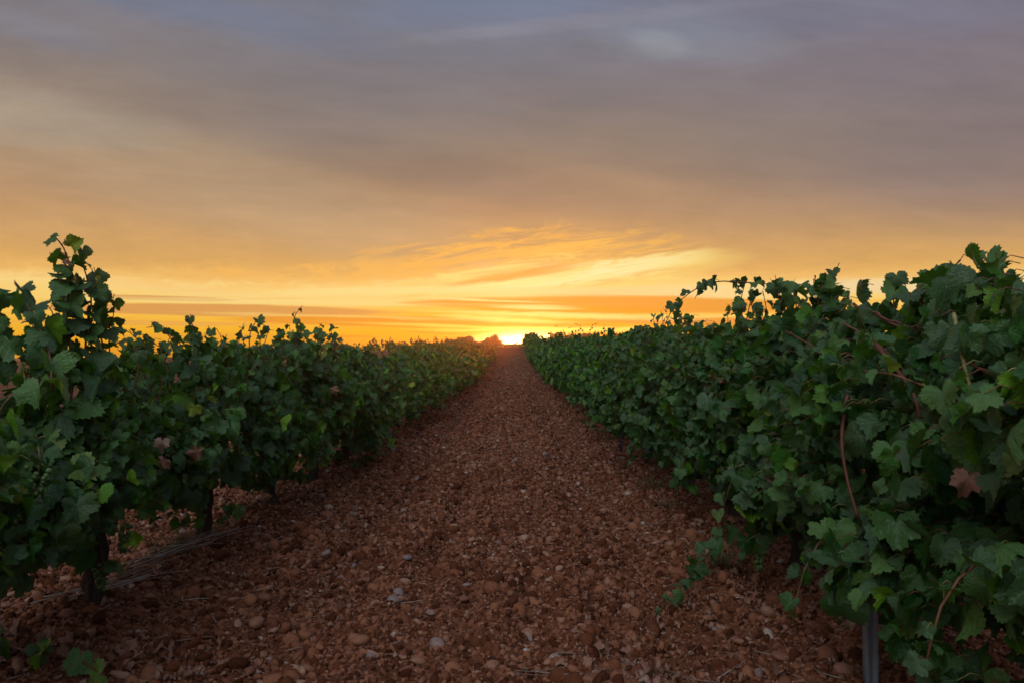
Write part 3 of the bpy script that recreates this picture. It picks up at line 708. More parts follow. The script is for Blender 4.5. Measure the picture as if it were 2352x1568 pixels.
SH['R0'] = [(img((2290, 980, 2.2), (2250, 800, 2.2), (2190, 690, 2.2), (2175, 640, 2.2), (2205, 598, 2.2)), .064, .05, .034, .005, .3),
            (img((2350, 900, 2.1), (2320, 740, 2.1), (2270, 650, 2.1), (2255, 592, 2.1)), .068, .05, .034, .005, .2),
            (img((2390, 860, 2.0), (2370, 720, 2.05), (2330, 670, 2.05), (2300, 650, 2.05)), .068, .05, .034, .005, .2),
            (img((2330, 760, 2.15), (2290, 680, 2.15), (2235, 640, 2.15), (2160, 665, 2.15)), .064, .05, .036, .004, .2),
            (img((2190, 720, 1.86), (2206, 800, 1.80), (2222, 870, 1.77), (2246, 950, 1.76)), 0, 0, 1, .0042, .88),
            (img((2345, 905, 1.68), (2280, 862, 1.72), (2215, 828, 1.80)), 0, 0, 1, .004, .1),
            (img((2430, 1450, 2.1), (2360, 1330, 2.1), (2300, 1240, 2.05), (2280, 1140, 2.05)), .066, .06, .05, .0045, .3)]
SH['R1'] = [(img((2085, 900, 2.85), (2075, 780, 2.88), (2052, 700, 2.9), (2062, 636, 2.9)), .054, .040, .036, .004, .2),
            (img((2140, 880, 2.6), (2150, 780, 2.6), (2120, 700, 2.6), (2090, 680, 2.6)), .058, .040, .036, .004, .2),
            (img((1985, 705, 2.7), (2040, 740, 2.62), (2110, 768, 2.55), (2190, 790, 2.5)), .055, .06, .11, .0055, .15),
            (img((2010, 790, 2.18), (2060, 850, 2.08), (2095, 900, 2.0), (2112, 960, 1.98)), 0, 0, 1, .0055, .12),
            (img((1990, 860, 2.95), (1985, 780, 2.95), (1976, 700, 2.95)), .052, .036, .04, .004, .2),
            (img((1998, 1350, 2.5), (1960, 1362, 2.48), (1938, 1388, 2.46)), .066, .066, .035, .003, .2)]
SH['R2'] = [(img((1960, 860, 3.65), (1897, 698, 3.75), (1834, 663, 3.85), (1740, 651, 4.0), (1641, 647, 4.1), (1594, 667, 4.2), (1558, 695, 4.25), (1542, 714, 4.3), (1518, 768, 4.35)), .058, .030, .052, .0038, .1),
            (img((1918, 880, 3.5), (1912, 760, 3.5), (1900, 680, 3.5), (1928, 604, 3.5)), .050, .036, .044, .0035, .2),
            (img((1815, 880, 3.9), (1800, 760, 3.9), (1792, 680, 3.9), (1780, 632, 3.9)), .054, .040, .040, .0035, .2),
            (img((1875, 880, 3.6), (1860, 760, 3.6), (1872, 690, 3.6), (1868, 640, 3.6)), .052, .038, .040, .0035, .2),
            (img((1722, 860, 4.2), (1712, 770, 4.2), (1722, 700, 4.2), (1738, 668, 4.2)), .054, .038, .042, .0035, .2),
            (img((1945, 905, 2.36), (1932, 1000, 2.34), (1942, 1090, 2.32), (1968, 1185, 2.28)), 0, 0, 1, .0052, .25),
            (img((1668, 1215, 3.75), (1608, 1290, 3.55), (1545, 1365, 3.35), (1500, 1408, 3.22)), .052, .026, .05, .0035, .2)]
SH['R2'] += [(img((1840, 900, 3.8), (1835, 780, 3.8), (1828, 700, 3.8), (1815, 650, 3.8)), .054, .038, .036, .0035, .2),
             (img((1890, 900, 3.5), (1888, 780, 3.5), (1880, 700, 3.5), (1890, 650, 3.5)), .054, .038, .036, .0035, .2),
             (img((1940, 900, 3.4), (1945, 790, 3.4), (1940, 720, 3.4), (1950, 672, 3.4)), .052, .036, .036, .0035, .2),
             (img((1770, 890, 4.0), (1768, 780, 4.0), (1760, 710, 4.0), (1752, 668, 4.0)), .052, .036, .036, .0035, .2),
             (img((1690, 870, 4.4), (1696, 780, 4.4), (1700, 700, 4.4), (1712, 650, 4.4)), .052, .036, .038, .0035, .2)]
SH['R1'] += [(img((2110, 880, 2.7), (2105, 780, 2.7), (2095, 720, 2.7), (2085, 670, 2.7)), .056, .04, .034, .0035, .2),
             (img((2175, 860, 2.5), (2170, 760, 2.5), (2150, 690, 2.5), (2165, 630, 2.5)), .058, .042, .034, .0035, .2)]
SH['R3'] = [(img((1640, 860, 4.9), (1650, 790, 4.9), (1668, 742, 4.9)), .056, .04, .04, .0035, .2),
            (img((1600, 860, 5.4), (1606, 790, 5.4), (1622, 752, 5.4)), .05, .03, .045, .0035, .2)]
SH['R4'] = [(img((1540, 850, 6.6), (1530, 780, 6.6), (1518, 712, 6.6)), .048, .026, .045, .0035, .2),
            (img((1512, 850, 7.0), (1508, 780, 7.0), (1500, 726, 7.0)), .048, .03, .045, .0035, .2)]
# withered leaves and grapes: (px, py, distance, size, tint, label)
DEAD = {'R0': [(2208, 1108, 1.72, .038, .42, 'large crumpled salmon pink withered leaf')],
        'R1': [(1915, 1218, 2.36, .032, .62, 'small pale pink withered leaf'), (1926, 1425, 2.44, .026, .7, 'pink withered leaf tip beside the metal post')],
        'R2': [(1765, 1108, 2.98, .046, .12, 'dark red withered leaf'), (1810, 1330, 3.5, .030, .35, 'brown curled leaf by the trunk')],
        'R3': [(1636, 878, 4.0, .036, .08, 'crimson withered leaf'), (1618, 914, 4.1, .026, .3, 'pink withered leaf')],
        'L0': [(150, 606, 2.6, .018, .0, 'wine red young leaf on the tall shoot')],
        'L1': [(378, 1020, 2.98, .034, .9, 'pale pinkish white withered leaf'), (378, 1062, 2.98, .032, .55, 'tan curled withered leaf')],
        'L2': [(604, 1148, 4.1, .036, .3, 'purple brown withered leaf'), (458, 1042, 3.3, .036, .1, 'reddish brown curled leaf')],
        'L3': [(766, 895, 5.2, .035, .4, 'pink withered leaf')]}
GRAPE = {'L0': [(88, 1066, 2.18, 'g'), (20, 1180, 2.1, 'g')], 'L1': [(235, 1290, 3.1, 'g'), (285, 1200, 3.1, 'g')], 'R2': [(1815, 1345, 3.55, 'g'), (1740, 1250, 3.5, 'g')],
         'R1': [(2000, 1225, 2.55, 'g'), (2150, 1255, 2.4, 'g'), (1865, 1200, 2.9, 'g')], 'R4': [(1482, 1160, 5.9, 'd')], 'R5': [(1425, 1010, 7.9, 'd')], 'R0': [(2180, 1120, 2.05, 'd')]}
def grape_mats():
    out = []
    for nm, a, b in (('green_grape', (0.045, 0.10, 0.02), (0.10, 0.17, 0.04)), ('dark_grape', (0.012, 0.012, 0.03), (0.05, 0.05, 0.10))):
        m, q = new_mat(nm); c = q.mix(q.noise(objco(q), 60, 3), a, b); finish(q, bsdf(q, c, 0.38, 0.5)); out.append(m)
    return out
M_GG, M_GD = grape_mats()
BERRY = [ico(2, 1, (1, 1, 1.05), lump=0.0)]
def grape_bunch(parent, p, dark, k, sz=1.0):
    r_ = np.random.default_rng(900 + k); n = 46
    t = r_.random(n) ** 0.8; R = 0.030 * (1 - 0.75 * t) * sz; a = r_.uniform(0, 6.28, n)
    P = np.stack([R * np.cos(a), R * np.sin(a), -0.11 * t * sz], 1)
    s = Soup(); s.stamp(BERRY, np.zeros(n, int), P, rand_rot(r_, n), np.full(n, 0.0082 * sz) * r_.uniform(0.8, 1.1, n), r_.random(n))
    s.tube([(0, 0, 0.05), (0.004, 0, 0.02), (0, 0, -0.05)], 0.002, 0.0014, 5, 1, 0.6)
    link('grape_bunch', s.mesh('grape_bunch', [M_GD if dark else M_GG, M_CANE]), parent, p)

def near_vine(key, x, y, seed, face, label, H, B=0.30, T=0.34, dens=1.0, wild=1, lod=0, thick=0.036, size=None):
    z = float(base_h(x, y)) + 0.035; base = np.array([x, y, z])
    def extra(r_, ts, cs, fs, tpl, top):
        for pts, s0, s1, step, rad, tint in SH.get(key, []):
            c = spline(pts, 18) - base
            cs.tube(c, rad, rad * 0.45 if s0 else rad * 0.8, 6, 0, tint, knots=True)
            if s0 and len(pts) < 9 and pts[0].z > 0.6:                # a companion shoot, a little shorter, beside each
                off = np.array([r_.normal(0, .03), r_.normal(0.05, .05), 0]); f_ = r_.uniform(0.72, 0.95)
                c2 = c[:max(6, int(len(c) * f_))] + off + np.cumsum(r_.normal(0, .006, (max(6, int(len(c) * f_)), 3)), axis=0)
                cs.tube(c2, rad * .9, rad * 0.4, 5, 0, tint, knots=True)
                A, P, nr, tp, S = shoot_leaves(c2, r_, s0 * .95, s1 * .9, step * 1.1, 0, (0.03, 0.06))
                put_leaves(fs, r_, tpl, A, P, nr, tp, S, 0, 3)
            if s0:
                A, P, nr, tp, S = shoot_leaves(c, r_, s0, s1, step, -face * 0.0, (0.028, 0.055))
                nr = nr + np.array([0, -0.45, 0])
                put_leaves(fs, r_, tpl, A, P, nr, tp, S, 0, 3)
    ts, cs, fs = vine_meshes(seed, lod, H - (z - float(base_h(x, y))) * 0, T, B, 0.60, dens, wild, face, extra, thick, size)
    root = empty('grapevine', (x, y, z)); tag(root, label, 'grapevine', 'grapevines bordering the path')
    link('trunk', ts.mesh('trunk', [M_BARK]), root); link('canes', cs.mesh('canes', [M_CANE]), root)
    link('foliage', fs.mesh('foliage', [M_LEAF, M_CANE]), root)
    for i_, (px, py, d, s_, t_, lb) in enumerate(DEAD.get(key, [])):
        r_ = np.random.default_rng(seed * 7 + i_); s = Soup()
        R = frames(np.array([[r_.normal(0, .3) - 0.3 * face * 0, -1.0, 0.35]]), np.array([[r_.normal(0, .4), 0, -1.0]]))
        s.stamp(TDC, [int(r_.integers(0, len(TDC)))], np.zeros((1, 3)), R, np.array([s_]), [t_])
        s.tube([(0, 0, 0), (0.003, 0.02, 0.012), (0.0, 0.045, 0.02)], 0.0014, 0.0012, 4, 0, 0.1)
        p = np.array(at(px, py, d)) - base + np.array([0, -0.02, s_ * 0.4])
        o = link('withered_leaf', s.mesh('withered_leaf', [M_DEAD]), root, tuple(p)); o['label'] = lb
    for i_, (px, py, d, kd) in enumerate(GRAPE.get(key, [])):
        grape_bunch(root, tuple(np.array(at(px, py, d)) - base), kd == 'd', seed + i_)
    return root

ORD = ['first', 'second', 'third', 'fourth', 'fifth', 'sixth', 'seventh', 'eighth', 'ninth', 'tenth', 'eleventh', 'twelfth', 'thirteenth', 'fourteenth', 'fifteenth',
       'sixteenth', 'seventeenth', 'eighteenth', 'nineteenth', 'twentieth']
LY = [2.03 + 1.165 * k for k in range(68)]; RY = [1.46 + 1.17 * k for k in range(68)]
near_vine('L0', ROWX_L, LY[0], 21, 1, 'tall shoot of grapevine rising highest against the sky at the left edge', 0.92, 0.40, 0.30, 1.25, 0, size=0.034)
near_vine('L1', ROWX_L, LY[1], 22, 1, 'grapevine with bare gnarled trunk beside the heap of dry prunings', 0.90, 0.36, 0.32, 0.85, 0)
near_vine('L2', ROWX_L, LY[2], 23, 1, 'grapevine hung with a purple brown dead leaf, second visible trunk on the left', 1.06, 0.34, 0.34, 1.0, 0)
near_vine('L3', ROWX_L, LY[3], 24, 1, 'grapevine with a thin twig tip standing up over the left row', 1.14, 0.30, 0.36, 1.05, 0)
near_vine('L4', ROWX_L, LY[4], 25, 1, 'dense leafy grapevine just behind the one with the upright twig, left row', 1.10, 0.32, 0.38, 1.05, 0)
near_vine('L5', ROWX_L, LY[5], 26, 1, 'grapevine spilling leaves over the ground at the track edge, left row', 1.12, 0.20, 0.42, 1.1, 0)
near_vine('R0', ROWX_R + 0.03, RY[0], 31, -1, 'big leafed grapevine filling the right edge with a salmon dead leaf', 1.17, 0.24, 0.34, 1.25, 0, size=0.038)
near_vine('R1', ROWX_R, RY[1], 32, -1, 'grapevine with thick trunk right behind the galvanised metal post', 1.20, 0.37, 0.34, 1.15, 0, thick=0.042, size=0.037)
near_vine('R2', ROWX_R, RY[2], 33, -1, 'grapevine with long cane arching over the path and a leafy sucker below', 1.20, 0.30, 0.34, 1.0, 0, size=0.039)
near_vine('R3', ROWX_R, RY[3], 34, -1, 'grapevine carrying small crimson dead leaves behind the arching cane, right row', 1.24, 0.28, 0.35, 1.05, 0)
near_vine('R4', ROWX_R, RY[4], 35, -1, 'grapevine with dark grapes low down and tall shoot tips, right row', 1.28, 0.28, 0.36, 1.05, 0)
near_vine('R5', ROWX_R, RY[5], 36, -1, 'bushy grapevine next beyond the one with tall shoot tips, right row', 1.30, 0.26, 0.36, 1.0, 1)

# vines further on: six kinds with parts, copied down the rows
def proto_parts(seed, lod, **kw):
    ts, cs, fs = vine_meshes(seed, lod, **kw)
    root = empty('grapevine', (0, 0, 0))
    link('trunk', ts.mesh('trunk', [M_BARK]), root); link('canes', cs.mesh('canes', [M_CANE]), root); link('foliage', fs.mesh('foliage', [M_LEAF if lod == 0 else M_LEAFFAR, M_CANE]), root)
    return root
MID = [proto_parts(50 + k, 1, H=1.24, T=0.37, B=(0.36, 0.42, 0.30, 0.40, 0.34, 0.38)[k], dens=1.0, wild=(1, 3, 1, 2, 3, 1)[k]) for k in range(6)]
def far_mesh(seed, H=1.24, dens=1.0, wild=0, B=0.24, T=0.38, size=None, rag=1.0):
    ts, cs, fs = vine_meshes(seed, 2, H=H, T=T, B=B, dens=dens, wild=wild, size=size, rag=rag)
    s = Soup()
    for src, off in ((ts, 0), (cs, 1), (fs, 2)):
        for V, F, M, T_, L in zip(src.V, src.F, src.M, src.T, src.L):
            if off: V = V * np.stack([0 * V[:, 0] + 1, 0 * V[:, 0] + 1, 1 + rag * 0.42 * (vnoise(V[:, 0] * 5.5 + seed, V[:, 1] * 1.2, seed) - 0.62)], 1)
            s.V.append(V); s.F.append(F + s.n); s.M.append(np.full(len(F), off)); s.T.append(T_); s.L.append(L)
        s.n += src.n
    return s.mesh('distant_grapevine', [M_BARK, M_CANE, M_LEAFFAR])
FARM = [far_mesh(80 + k, wild=(2, 1, 3, 2, 1)[k], B=(.24, .1, .3, .2, .15)[k], T=0.45) for k in range(5)]
ENDM = [far_mesh(95 + k, H=1.08, dens=0.42, wild=12, T=0.60, size=0.12, rag=1.8) for k in range(2)]
used = set()
def place_mid(x, y, k, sx, sz, label, group, rz):
    src = MID[k]
    o = src if k not in used else copy_tree(src); used.add(k)
    o.location = (x, y, float(base_h(x, y)) + 0.03); o.rotation_euler = (0, 0, rz); o.scale = (sx, sx, sz); tag(o, label, 'grapevine', group)
def place_far(x, y, me, s, sz, label, group, rz):
    o = link('grapevine', me, None, (x, y, float(base_h(x, y)) + 0.02)); o.rotation_euler = (0, 0, rz); o.scale = (s, s, sz); tag(o, label, 'grapevine', group)
for side, rx, ys, hz in (('left', ROWX_L, LY, 0.87), ('right', ROWX_R, RY, 1.09)):
    for n_, y in enumerate(ys):
        if n_ < 6 or y > 81: continue
        rz = 0.0 if random.random() < 0.5 else math.pi
        x = rx + random.uniform(-1, 1) * (0.04 if y < 12 else 0.11) - (0.40 * max(0, (y - 30) / 50) ** 2 if side == 'left' else -0.25 * (y / 80) ** 1.5); sz = hz * random.uniform(0.86, 1.10); sx = random.uniform(0.94, 1.14)
        if y < 19:
            lb = f'leafy grapevine, {ORD[n_]} along the row from the camera on the {side} of the path'
            place_mid(x, y, (n_ * 5 + (side == "right") * 2) % 6 if n_ > 11 else ((n_ - 6) if side == 'left' else (n_ - 3) % 6), sx, sz, lb, 'grapevines bordering the path', rz)
        else:
            last = y > 78.5
            if last: lb, gp = f'rounded dark grapevine ending the {side} row on the crest beside the sun', f'last vine of the {side} row'
            elif y < 42: lb, gp = f'small distant grapevine in the middle stretch of the row on the {side} of the path', f'distant vines, middle stretch of {side} row'
            else: lb, gp = f'tiny hazy grapevine in the far stretch of the {side} row climbing to the crest', f'distant vines, far stretch of {side} row'
            place_far(x, y, ENDM[n_ % 2] if last else FARM[n_ % 5], sx * (1.0 if last else 1), (0.96 if last else sz), lb, gp, rz)
# further rows: the next one on the left starts half way up, the next on the right runs whole
y = 33.0; k = 0
while y < 81:
    place_far(ROWX_L - SPACING + random.uniform(-.05, .05), y, FARM[k % 5] if y < 79 else ENDM[0], 1.05, 0.9, 'small distant grapevine in the second row out, left of the path', 'distant vines, second row on the left', math.pi * (k % 2)); y += 1.17; k += 1
y = 6.0; k = 0
while y < 81:
    end = y > 77.5
    place_far(ROWX_R + SPACING + random.uniform(-.05, .05), y, FARM[(k * 3) % 5] if not end else ENDM[k % 2], 1.02 * (1.2 if end else 1), random.uniform(0.98, 1.08), 'distant grapevine in the second row out, behind the row right of the path', 'distant vines, second row on the right', math.pi * (k % 2)); y += 1.17; k += 1
CREST = [far_mesh(140 + k, H=0.72, dens=0.32, wild=7, T=0.55, B=0.04, size=0.10, rag=1.8) for k in range(4)]
for k in range(27):
    x = -27.0 + k * 0.82 + random.uniform(-.4, .4); yy = 86 + random.uniform(-1.5, 1.5); s_ = random.uniform(0.6, 1.25)
    place_far(x, yy, CREST[k % 4], 1.15, s_, 'low dark vine bush silhouetted along the crest beyond the bare field', 'vines along the crest of the bare field', random.uniform(0, 3))
for k in range(15):
    x = -4.6 + k * 0.95 + random.uniform(-.3, .3); yy = 90 + random.uniform(-2.5, 2.5); s_ = random.uniform(0.40, 0.62) * (0.8 if -1.5 < x < 1.6 else 1.5)
    place_far(x, yy, CREST[(k * 3) % 4], 1.15, s_, 'low dark bush on the crest where the path ends by the sun', 'bushes on the crest at the path end', random.uniform(0, 3))
# the rest of the vineyard, rows beyond rows on the right and the block beyond the crest
def many(name, rows, label, dens=100):
    s = Soup(); r_ = np.random.default_rng(77)
    for (x0, ya, yb) in rows:
        yv = np.arange(ya, yb, 1.17); yv = yv[r_.random(len(yv)) < 0.97]; n = int(dens)
        y = (yv[:, None] + r_.uniform(-.62, .62, (len(yv), n))).ravel(); hv = (1.22 * r_.uniform(0.88, 1.1, (len(yv), 1)) + 0 * y.reshape(len(yv), n)).ravel()
        z = 0.2 + (hv - 0.2) * r_.beta(1.6, 1.0, len(y)); sg = np.where(r_.random(len(y)) < .5, 1, -1)
        x = x0 + sg * 0.36 * hedge_profile(z, 1.3, .2) * r_.uniform(.3, 1.1, len(y))
        P = np.stack([x, y, z + base_h(x, y)], 1)
        nr = np.stack([sg * r_.uniform(.3, 1.1, len(y)), r_.normal(0, .5, len(y)), r_.uniform(0, .9, len(y))], 1); tp = np.stack([r_.normal(0, .4, len(y)), r_.normal(0, .4, len(y)), -np.ones(len(y))], 1)
        put_leaves(s, r_, T2, None, P, nr, tp, np.clip(r_.normal(.10, .02, len(y)), .05, .16))
    tag(link(name, s.mesh(name, [M_LEAFFAR])), label, 'vineyard', kind='stuff')
many('vineyard', [(ROWX_R + SPACING * k, 9 + 2 * k, 84 - 0.4 * k) for k in range(2, 13)], 'many more green vine rows running away over the field to the right', 90)

# ------------------------------------------------------------------ posts and wires
def metal_material():
    m, q = new_mat('galvanised_steel'); P = objco(q); x, y, z = q.xyz(P)
    n = q.noise(q.vec(x * 40.0, y * 40.0, z * 6.0), 1.0, 4, 0.6); n2 = q.noise(P, 50.0, 4, 0.7)
    c = q.mix(n, (0.20, 0.215, 0.24), (0.38, 0.395, 0.42)); c = q.mix(q.smooth(n2, 0.56, 0.72) * 0.6, c, (0.20, 0.10, 0.06))
    finish(q, bsdf(q, c, 0.5, 0.5, bump(q, n2, 0.2, 0.002), metallic=0.5)); return m
M_METAL = metal_material()
def post_mesh(h=0.96, w=0.024):
    # rolled channel with a rib down the front face
    out = [(-1, .62), (-1, -.45), (-.86, -.62), (-.42, -.62), (-.30, -.42), (.30, -.42), (.42, -.62), (.86, -.62), (1, -.45), (1, .62)]
    inn = [(x * .88, y + 0.10 if y < 0 else y) for x, y in out][::-1]
    pr = np.array(out + inn) * w; n = len(pr); zs = np.array([-0.3, h * 0.5, h])
    V = np.concatenate([np.concatenate([pr, np.full((n, 1), z)], 1) for z in zs]); F = []
    for l in range(len(zs) - 1):
        for k in range(n):
            a, b = l * n + k, l * n + (k + 1) % n; F += [(a, b, b + n), (a, b + n, a + n)]
    top = (len(zs) - 1) * n; m2 = len(out)
    for k in range(m2 - 1):
        a, b, c, d = top + k, top + k + 1, top + n - 2 - k, top + n - 1 - k; F += [(a, b, c), (a, c, d)]
    return make_mesh('trellis_post', V, np.array(F), [M_METAL], smooth=False)
PM = post_mesh(0.50, 0.0205)
PM_HOOK = None
def post(x, y, label, rz=0.0, tilt=0.0):
    root = empty('trellis_post', (x, y, float(base_h(x, y)) + 0.02), rz); root.rotation_euler = (0, tilt, rz); tag(root, label, 'post', 'metal posts of the vine trellis')
    link('post_body', PM, root)
    for hz in (0.30, 0.44):
        s = Soup(); s.tube([(-0.024, -0.02, hz), (-0.034, -0.022, hz + .006), (-0.036, -0.022, hz + 0.024), (-0.030, -0.02, hz + .03)], 0.002, 0.002, 5)
        link('wire_hook', s.mesh('wire_hook', [M_METAL]), root)
post(1.125, 2.52, 'grey galvanised ribbed metal post standing close in front of a thick vine trunk', 0.1, -0.012)
post(-1.70, 2.60, 'grey metal post cut by the left edge behind the tall shoot', 0.0, 0.0)
post(-1.60, 10.35, 'pale thin metal post under the vines half way along the left row', 0.0)
post(1.34, 8.05, 'pale short post foot showing under the vines of the right row', 0.0)
for y_ in (16.2, 22.0): post(-1.64, y_, 'thin distant metal post, %s beyond the pale one in the left row' % ('first' if y_ < 18 else 'second'))
for y_ in (14.0, 20.0): post(1.36, y_, 'thin distant metal post, %s beyond the short pale one in the right row' % ('first' if y_ < 18 else 'second'))
for rx, sd_ in ((ROWX_L - 0.03, 'left'), (ROWX_R - 0.02, 'right')):
    for hz, wh in ((0.50, 'lower'), (0.87 if rx < 0 else 0.90, 'upper'), (0.955 if rx < 0 else 1.0, 'top')):
        ys_ = np.linspace(1.2, 40, 160); P = np.stack([np.full(160, rx), ys_, base_h(rx + 0 * ys_, ys_) + hz - 0.02 * np.abs(np.sin(ys_ * math.pi / 5.8))], 1)
        s = Soup(); s.tube(P, 0.0014, 0.0014, 5)
        tag(link('trellis_wire', s.mesh('trellis_wire', [M_METAL])), f'thin {wh} steel wire threaded through the vines of the {sd_} row', 'wire', 'trellis wires')
# ------------------------------------------------------------------ dry leaves, prunings and weeds on the ground
s = Soup(); r_ = np.random.default_rng(4)
def litter(cx, cy, sx, sy, n, smin=0.008, smax=0.021, hi=0.82):
    x = cx + r_.normal(0, sx, n); y = cy + r_.normal(0, sy, n); k = y > 1.9; x, y = x[k], y[k]; n = len(x)
    S = r_.uniform(smin, smax, n); z = ground_h(x, y) + S * 0.22 + 0.010
    R = rand_rot(r_, n, 0.32); s.stamp(TD if cy < 7 else TD1, r_.integers(0, len(TD if cy < 7 else TD1), n) % 6, np.stack([x, y, z], 1), R, S, np.clip(r_.beta(1.5, 1.3, n), 0, 1) * hi)
def lg(px, py, sx, sy, n, *a):
    d = gd(py); litter((px - 1180) / 1829 * d, d, sx, sy, n, *a)
lg(690, 1355, .16, .12, 42); lg(560, 1320, .18, .15, 30); lg(880, 1190, .25, .4, 46, .012, .03); lg(1650, 1385, .15, .12, 40); lg(1560, 1420, .22, .2, 26)
lg(1480, 1545, .16, .10, 60, .012, .03); lg(1800, 1400, .25, .2, 46); lg(1700, 1545, .3, .12, 30); lg(150, 1530, .26, .10, 70, .014, .030, .42); lg(330, 1560, .25, .08, 40); lg(60, 1400, .3, .2, 36)
lg(1290, 1110, .2, .3, 24, .012, .026); lg(720, 1150, .25, .6, 60, .014, .03); lg(1560, 1150, .22, .6, 46, .014, .03); lg(950, 1000, .35, 1.5, 90, .014, .03); lg(1400, 1010, .3, 1.6, 80, .014, .03)
litter(ROWX_L, 6, .3, 3.0, 160); litter(ROWX_R, 6, .3, 3.0, 160); litter(-1.0, 14, .3, 5, 140, .02, .035); litter(.75, 14, .3, 5, 120, .02, .035)
x, y = band(420, 2.2, 12, r_); S = r_.uniform(.008, .02, len(x)); s.stamp(TD1, r_.integers(0, 6, len(x)), np.stack([x, y, ground_h(x, y) + .012], 1), rand_rot(r_, len(x), .5), S, r_.random(len(x)))
tag(link('dry_leaf_litter', s.mesh('dry_leaf_litter', [M_DEAD])), 'curled pinkish and whitish fallen vine leaves scattered along both sides of the track', 'leaf litter', kind='stuff')

def twig_material():
    m, q = new_mat('dry_twig'); t = q.attr('tint'); n = q.noise(objco(q), 60, 3)
    c = q.ramp(t, [(0, (0.10, 0.045, 0.03)), (0.45, (0.24, 0.15, 0.11)), (0.8, (0.36, 0.30, 0.25)), (1, (0.5, 0.45, 0.38))], 0, 1); c = q.mix(n * 0.5, c, (0.09, 0.05, 0.035))
    finish(q, bsdf(q, c, 0.85, 0.2)); return m
M_TWIG = twig_material()
def twig_on_ground(s, x, y, L, a, rad, r_, tint, lift=0.012):
    n = 7; t = np.linspace(-.5, .5, n); b = r_.normal(0, 0.12)
    X = x + L * (t * math.cos(a) - b * (t ** 2) * math.sin(a)); Y = y + L * (t * math.sin(a) + b * (t ** 2) * math.cos(a))
    Z = base_h(X, Y); Z = ground_h(X, Y) * 0.35 + np.mean(ground_h(X, Y)) * 0.65 + lift + r_.uniform(0, .02) * t
    s.tube(np.stack([X, Y, Z], 1), rad, rad * 0.6, 5, 0, tint)
s = Soup()
for _ in range(620):
    y = 2.2 + 12 * r_.random() ** 1.5; side = r_.random(); a = r_.uniform(0, 6.28)
    x = (ROWX_L + r_.normal(0.25, .32)) if side < .4 else ((ROWX_R + r_.normal(-.2, .3)) if side < .8 else r_.uniform(-1.3, 1.0))
    twig_on_ground(s, x, y, r_.uniform(.03, .14), a, r_.uniform(.0009, .0022), r_, float(r_.random()))
d0 = gd(1545); 
for _ in range(26): twig_on_ground(s, (1480 - 1180) / 1829 * d0 + r_.normal(0, .22), d0 + r_.normal(0, .07), r_.uniform(.10, .34), r_.normal(-.25, .5), r_.uniform(.0012, .0024), r_, float(r_.uniform(0, .7)))
tag(link('dry_twigs', s.mesh('dry_twigs', [M_TWIG])), 'short dry twigs and straw scattered over the red soil', 'twigs', kind='stuff')
# heap of prunings by the bare trunk, as one pile; then single canes that can be told apart
s = Soup()
for _ in range(46):
    f = r_.random(); px = 235 + 270 * f + r_.normal(0, 18); py = 1405 - 150 * f + r_.normal(0, 10); d = gd(py)
    twig_on_ground(s, (px - 1180) / 1829 * d, d, r_.uniform(.2, .5), math.radians(63) + r_.normal(0, .22), r_.uniform(.0015, .0032), r_, float(r_.uniform(.35, 1)), r_.uniform(.015, .055))
tag(link('pruning_heap', s.mesh('pruning_heap', [M_TWIG])), 'heap of grey dry vine prunings lying beside the bare trunk', 'prunings', kind='stuff')
CANES = [(410, 1498, .24, 25, .0028, .45, 'reddish dry cane lying beside the loose litter below the trunk'), (940, 1400, .14, 20, .002, .7, 'thin pale dry cane in the middle of the track'),
         (1600, 1450, .3, 50, .0022, .2, 'dark dry cane lying below the leafy sucker'), (1455, 1530, .4, -20, .0026, .15, 'long reddish dry cane in the litter at the bottom of the track'),
         (560, 1245, .3, 60, .0025, .6, 'dry cane at the track edge under the second left trunk'), (1690, 1500, .2, 80, .002, .25, 'short upright looking dry cane between the post and the track'),
         (330, 1180, .3, 30, .003, .8, 'pale dry cane under the left vines'), (1400, 1120, .25, 75, .002, .75, 'straw coloured cane below the right row')]
for px, py, L, ang, rad, tn, lb in CANES:
    s = Soup(); d = gd(py); x0, y0 = (px - 1180) / 1829 * d, d; z0 = float(ground_h(x0, y0)); twig_on_ground(s, x0, y0, L, math.radians(ang), rad, r_, tn, .018)
    s.V[0] = s.V[0] - np.array([x0, y0, z0]); tag(link('dry_cane', s.mesh('dry_cane', [M_TWIG]), None, (x0, y0, z0)), lb, 'dry cane', 'single dry canes on the ground')
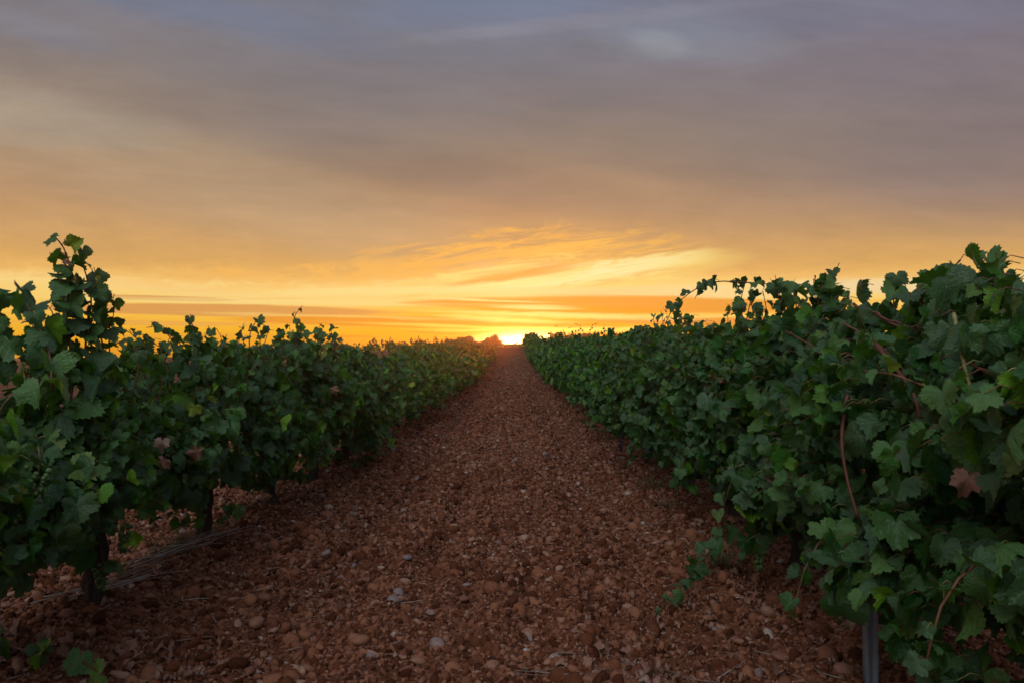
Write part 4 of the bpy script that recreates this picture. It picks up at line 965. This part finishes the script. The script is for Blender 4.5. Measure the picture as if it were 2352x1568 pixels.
# tufts of weed
def weed_material():
    m, q = new_mat('dry_weed'); t = q.attr('tint')
    c = q.ramp(t, [(0, (0.05, 0.08, 0.02)), (0.5, (0.13, 0.12, 0.05)), (1, (0.30, 0.23, 0.13))], 0, 1); finish(q, bsdf(q, c, 0.8, 0.2)); return m
M_WEED = weed_material()
def tuft(px, py, n, h, spread, tmin, tmax, label):
    d = gd(py); x0, y0 = (px - 1180) / 1829 * d, d; s = Soup()
    for _ in range(n):
        a = r_.uniform(0, 6.28); R = abs(r_.normal(0, spread * .4)); L = h * r_.uniform(.5, 1.1); o = r_.uniform(.2, .9)
        b = np.array([R * math.cos(a), R * math.sin(a), -0.01]); e = np.array([math.cos(a) * o, math.sin(a) * o, 1.0]); k = r_.normal(0, .25, 3)
        s.tube([b, b + e * L * .4, b + e * L * .75 + k * L * .25 + np.array([0, 0, -.05 * L]), b + e * L + k * L * .6 - np.array([0, 0, .25 * L])], .0012, .0004, 3, 0, float(r_.uniform(tmin, tmax)))
    tag(link('weed_tuft', s.mesh('weed_tuft', [M_WEED]), None, (x0, y0, float(ground_h(x0, y0)))), label, 'weed', 'dry weed tufts under the vines')
tuft(1655, 1325, 120, .13, .14, .4, 1, 'straw coloured dry weed tuft behind the leafy sucker')
tuft(395, 1295, 90, .14, .16, .0, .6, 'greenish thin weed tuft behind the heap of prunings')
tuft(430, 1268, 60, .12, .12, .2, .8, 'dry thin weed tuft by the second trunk of the left row')
tuft(1500, 1130, 90, .14, .2, .2, .8, 'olive weed tuft at the foot of the right row')
tuft(1530, 1180, 60, .12, .2, .3, .9, 'dull dry weed patch just nearer than the olive tuft')
# the faint weeds of the bare field
s = Soup(); n = 2600; x = r_.uniform(-40, -7, n); y = r_.uniform(30, 88, n); k = np.arange(n) > 700; x[k] = r_.uniform(-7, 9, k.sum()); y[k] = 84 + r_.normal(0, 2.0, k.sum())
P = np.stack([x, y, base_h(x, y) + np.where(k, r_.uniform(0, .28, n) * (0.4 + vnoise(x * 1.3, y)), .06)], 1); put_leaves(s, r_, T2, None, P, r_.normal(0, 1, (n, 3)) + np.array([0, -.5, .8]), r_.normal(0, 1, (n, 3)), r_.uniform(.05, .14, n))
tag(link('field_weeds', s.mesh('field_weeds', [M_LEAFFAR])), 'sparse low weeds dotted over the bare red field and along the crest of the track', 'weeds', kind='stuff')
HAZE = 0.0015
# evening air
bm = bmesh.new(); bmesh.ops.create_cube(bm, size=1.0); me = bpy.data.meshes.new('haze'); bm.to_mesh(me); bm.free()
hz = link('haze', me); hz.scale = (260, 260, 34 + 0.0); hz.location = (0, 110, -13.0 + 0.0)
mh = bpy.data.materials.new('haze'); mh.use_nodes = True; mh.node_tree.nodes.clear(); q = G(mh.node_tree)
v = q.node('ShaderNodeVolumePrincipled'); v.inputs['Density'].default_value = HAZE; v.inputs['Color'].default_value = (0.95, 0.9, 0.85, 1); v.inputs['Anisotropy'].default_value = 0.91
o_ = q.node('ShaderNodeOutputMaterial'); mh.node_tree.links.new(v.outputs[0], o_.inputs['Volume']); me.materials.append(mh); tag(hz, 'thin evening haze over the vineyard', 'haze', kind='stuff')
